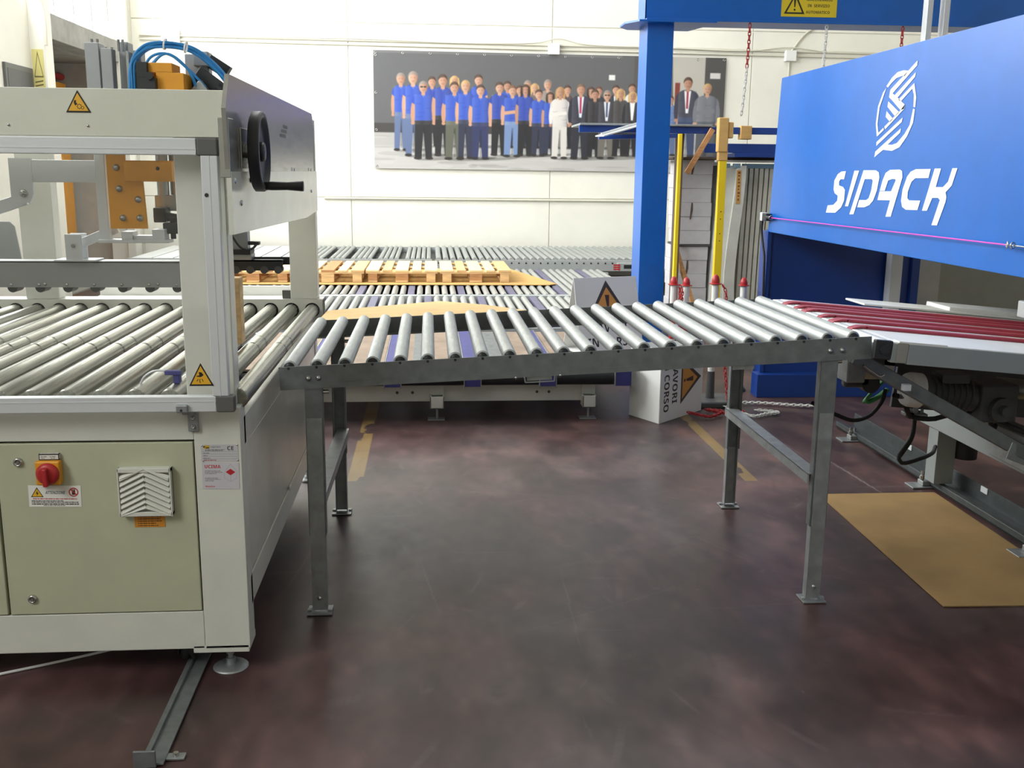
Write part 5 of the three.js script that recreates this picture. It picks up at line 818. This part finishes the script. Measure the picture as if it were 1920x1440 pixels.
    // front row
    for (const a of [[0.12, 0.17, 0.885, 0.046, B, J, gr], [0.155, 0.25, 0.91, 0.052, B, K, gr, { glasses: 1 }], [0.222, 0.19, 0.88, 0.046, B2, K, dk], [0.262, 0.25, 0.91, 0.054, B, '#5a5c50', dk], [0.300, 0.235, 0.90, 0.042, B, N, bl], [0.352, 0.27, 0.905, 0.05, B, '#2d3358', dk], [0.418, 0.245, 0.87, 0.046, B2, K, dk], [0.463, 0.27, 0.88, 0.048, B, '#6f86ae', '#6b4a34', { cross: 1 }], [0.508, 0.26, 0.87, 0.042, B2, K, dk, { long: 1 }], [0.555, 0.30, 0.87, 0.04, B, N, dk], [0.595, 0.32, 0.86, 0.036, B, N, dk, { long: 1 }], [0.630, 0.275, 0.89, 0.046, '#cfc9c4', '#cdc8c2', '#b48a5a', { long: 1, cross: 1, sleeve: '#d8d3cd' }], [0.702, 0.245, 0.89, 0.052, '#2c2c38', '#2b2b36', '#6b5442', { inner: '#cfd5e4', tie: '#a8324a', sleeve: '#2c2c38' }], [0.752, 0.29, 0.87, 0.04, '#2a272a', K, dk, { sleeve: '#2a272a' }], [0.795, 0.295, 0.885, 0.05, '#33323a', '#6a6660', gr, { glasses: 1, inner: '#d5dae4', tie: '#4a5068', sleeve: '#33323a' }], [0.842, 0.28, 0.86, 0.04, '#3c3a3a', K, bl, { long: 1, sleeve: '#3c3a3a' }], [0.885, 0.30, 0.86, 0.042, '#2b2a2e', K, bl, { long: 1, inner: '#e4e4e2', sleeve: '#2b2a2e' }], [0.932, 0.285, 0.85, 0.042, '#2b2a2e', N, bl, { long: 1, inner: '#dfe3ea', sleeve: '#2b2a2e' }], [1.02, 0.33, 0.85, 0.04, '#5f78a8', J, dk], [1.08, 0.17, 0.86, 0.055, '#3a3a48', '#3a4664', dk, { inner: '#e2e2e6', tie: '#9a3a48', sleeve: '#3a3a48' }], [1.15, 0.22, 0.87, 0.058, '#6e7078', '#55585f', bl, { cross: 1, sleeve: '#76787f' }]]) fig(a[0] * 0.815 + 0.012, ...a.slice(1));
  };
  const soft = (c, w, h) => { draw(c, w, h); c.filter = 'blur(2px)'; c.drawImage(c.canvas, 0, 0); c.filter = 'none'; };
  const t = thing('printed_banner', 'wide printed banner of a staff group photograph on the back wall', 'banner');
  const mat = canvasMat(2048, 656, soft, { roughness: 0.6 });
  flat(t, 'banner_sheet', 5.36, 1.72, mat, [1.855, 2.478, HZ0 + 0.035], [0, 0, -0.004], undefined, 0.003);
  for (let k = 0; k < 14; k++) mesh(t, 'eyelet', new THREE.TorusGeometry(0.015, 0.005, 6, 12).translate(-0.79 + k * 0.407, 3.315 - k * 0.0016, HZ0 + 0.038), M.bolt);
  for (let k = 0; k < 4; k++) mesh(t, 'eyelet', new THREE.TorusGeometry(0.015, 0.005, 6, 12).translate(-0.79, 1.66 + k * 0.54, HZ0 + 0.038), M.bolt);
}
// ---------------------------------------------------------------- at the annex opening
{
  one('warning_plate', 'pale yellow and black warning plate on the left pilaster', 'plate', bx(-4.335, -4.215, 2.3, 2.86, -11.992, -11.998, 0), canvasMat(64, 128, (c, w, h) => { c.fillStyle = '#d9cf86'; c.fillRect(0, 0, w, h); c.strokeStyle = '#5b5530'; c.lineWidth = 3; c.beginPath(); c.moveTo(32, 8); c.lineTo(56, 66); c.lineTo(8, 66); c.closePath(); c.stroke(); for (let k = 0; k < 5; k++) { c.beginPath(); c.moveTo(8, 80 + k * 9); c.lineTo(54, 80 + k * 9 - 4); c.stroke(); } }), undefined, true);
  const t = thing('orange_cabinet', 'orange cabinet standing inside the annex opening', 'cabinet', [-5.6, 0, -15.0]);
  mesh(t, 'cabinet_body', bx(-0.5, 0.5, 0.0, 2.75, -0.3, 0.3, 0.01), M.orange); mesh(t, 'cabinet_door', bx(-0.46, 0.46, 0.1, 2.45, 0.3, 0.315, 0.004), M.woodDark);
  one('red_pipe', 'red pipe under the annex ceiling', 'pipe', rod([-5.2, 2.85, -15.43], [-5.2, 2.85, -12.02], 0.05, 10), M.red);
  const d = thing('notice_frame', 'dark framed notice on the left wall', 'notice', [HX0, 2.35, -11.5]);
  mesh(d, 'frame', bx(0, 0.03, -0.35, 0.30, -0.45, 0.30, 0.004), M.cornerGrey); mesh(d, 'sheet', bx(0.03, 0.033, -0.3, 0.25, -0.40, 0.25, 0), M.darkGrey);
  one('conduit', 'bent pale conduit running up the left pilaster', 'conduit', tube([[-4.17, 2.9, -11.98], [-4.17, 3.2, -11.98], [-4.2, 3.4, -11.95], [-4.25, 3.52, -11.5], [-4.3, 3.55, -10.8]], 0.02, 40), M.conduit);
}
renderer.render(scene, camera);
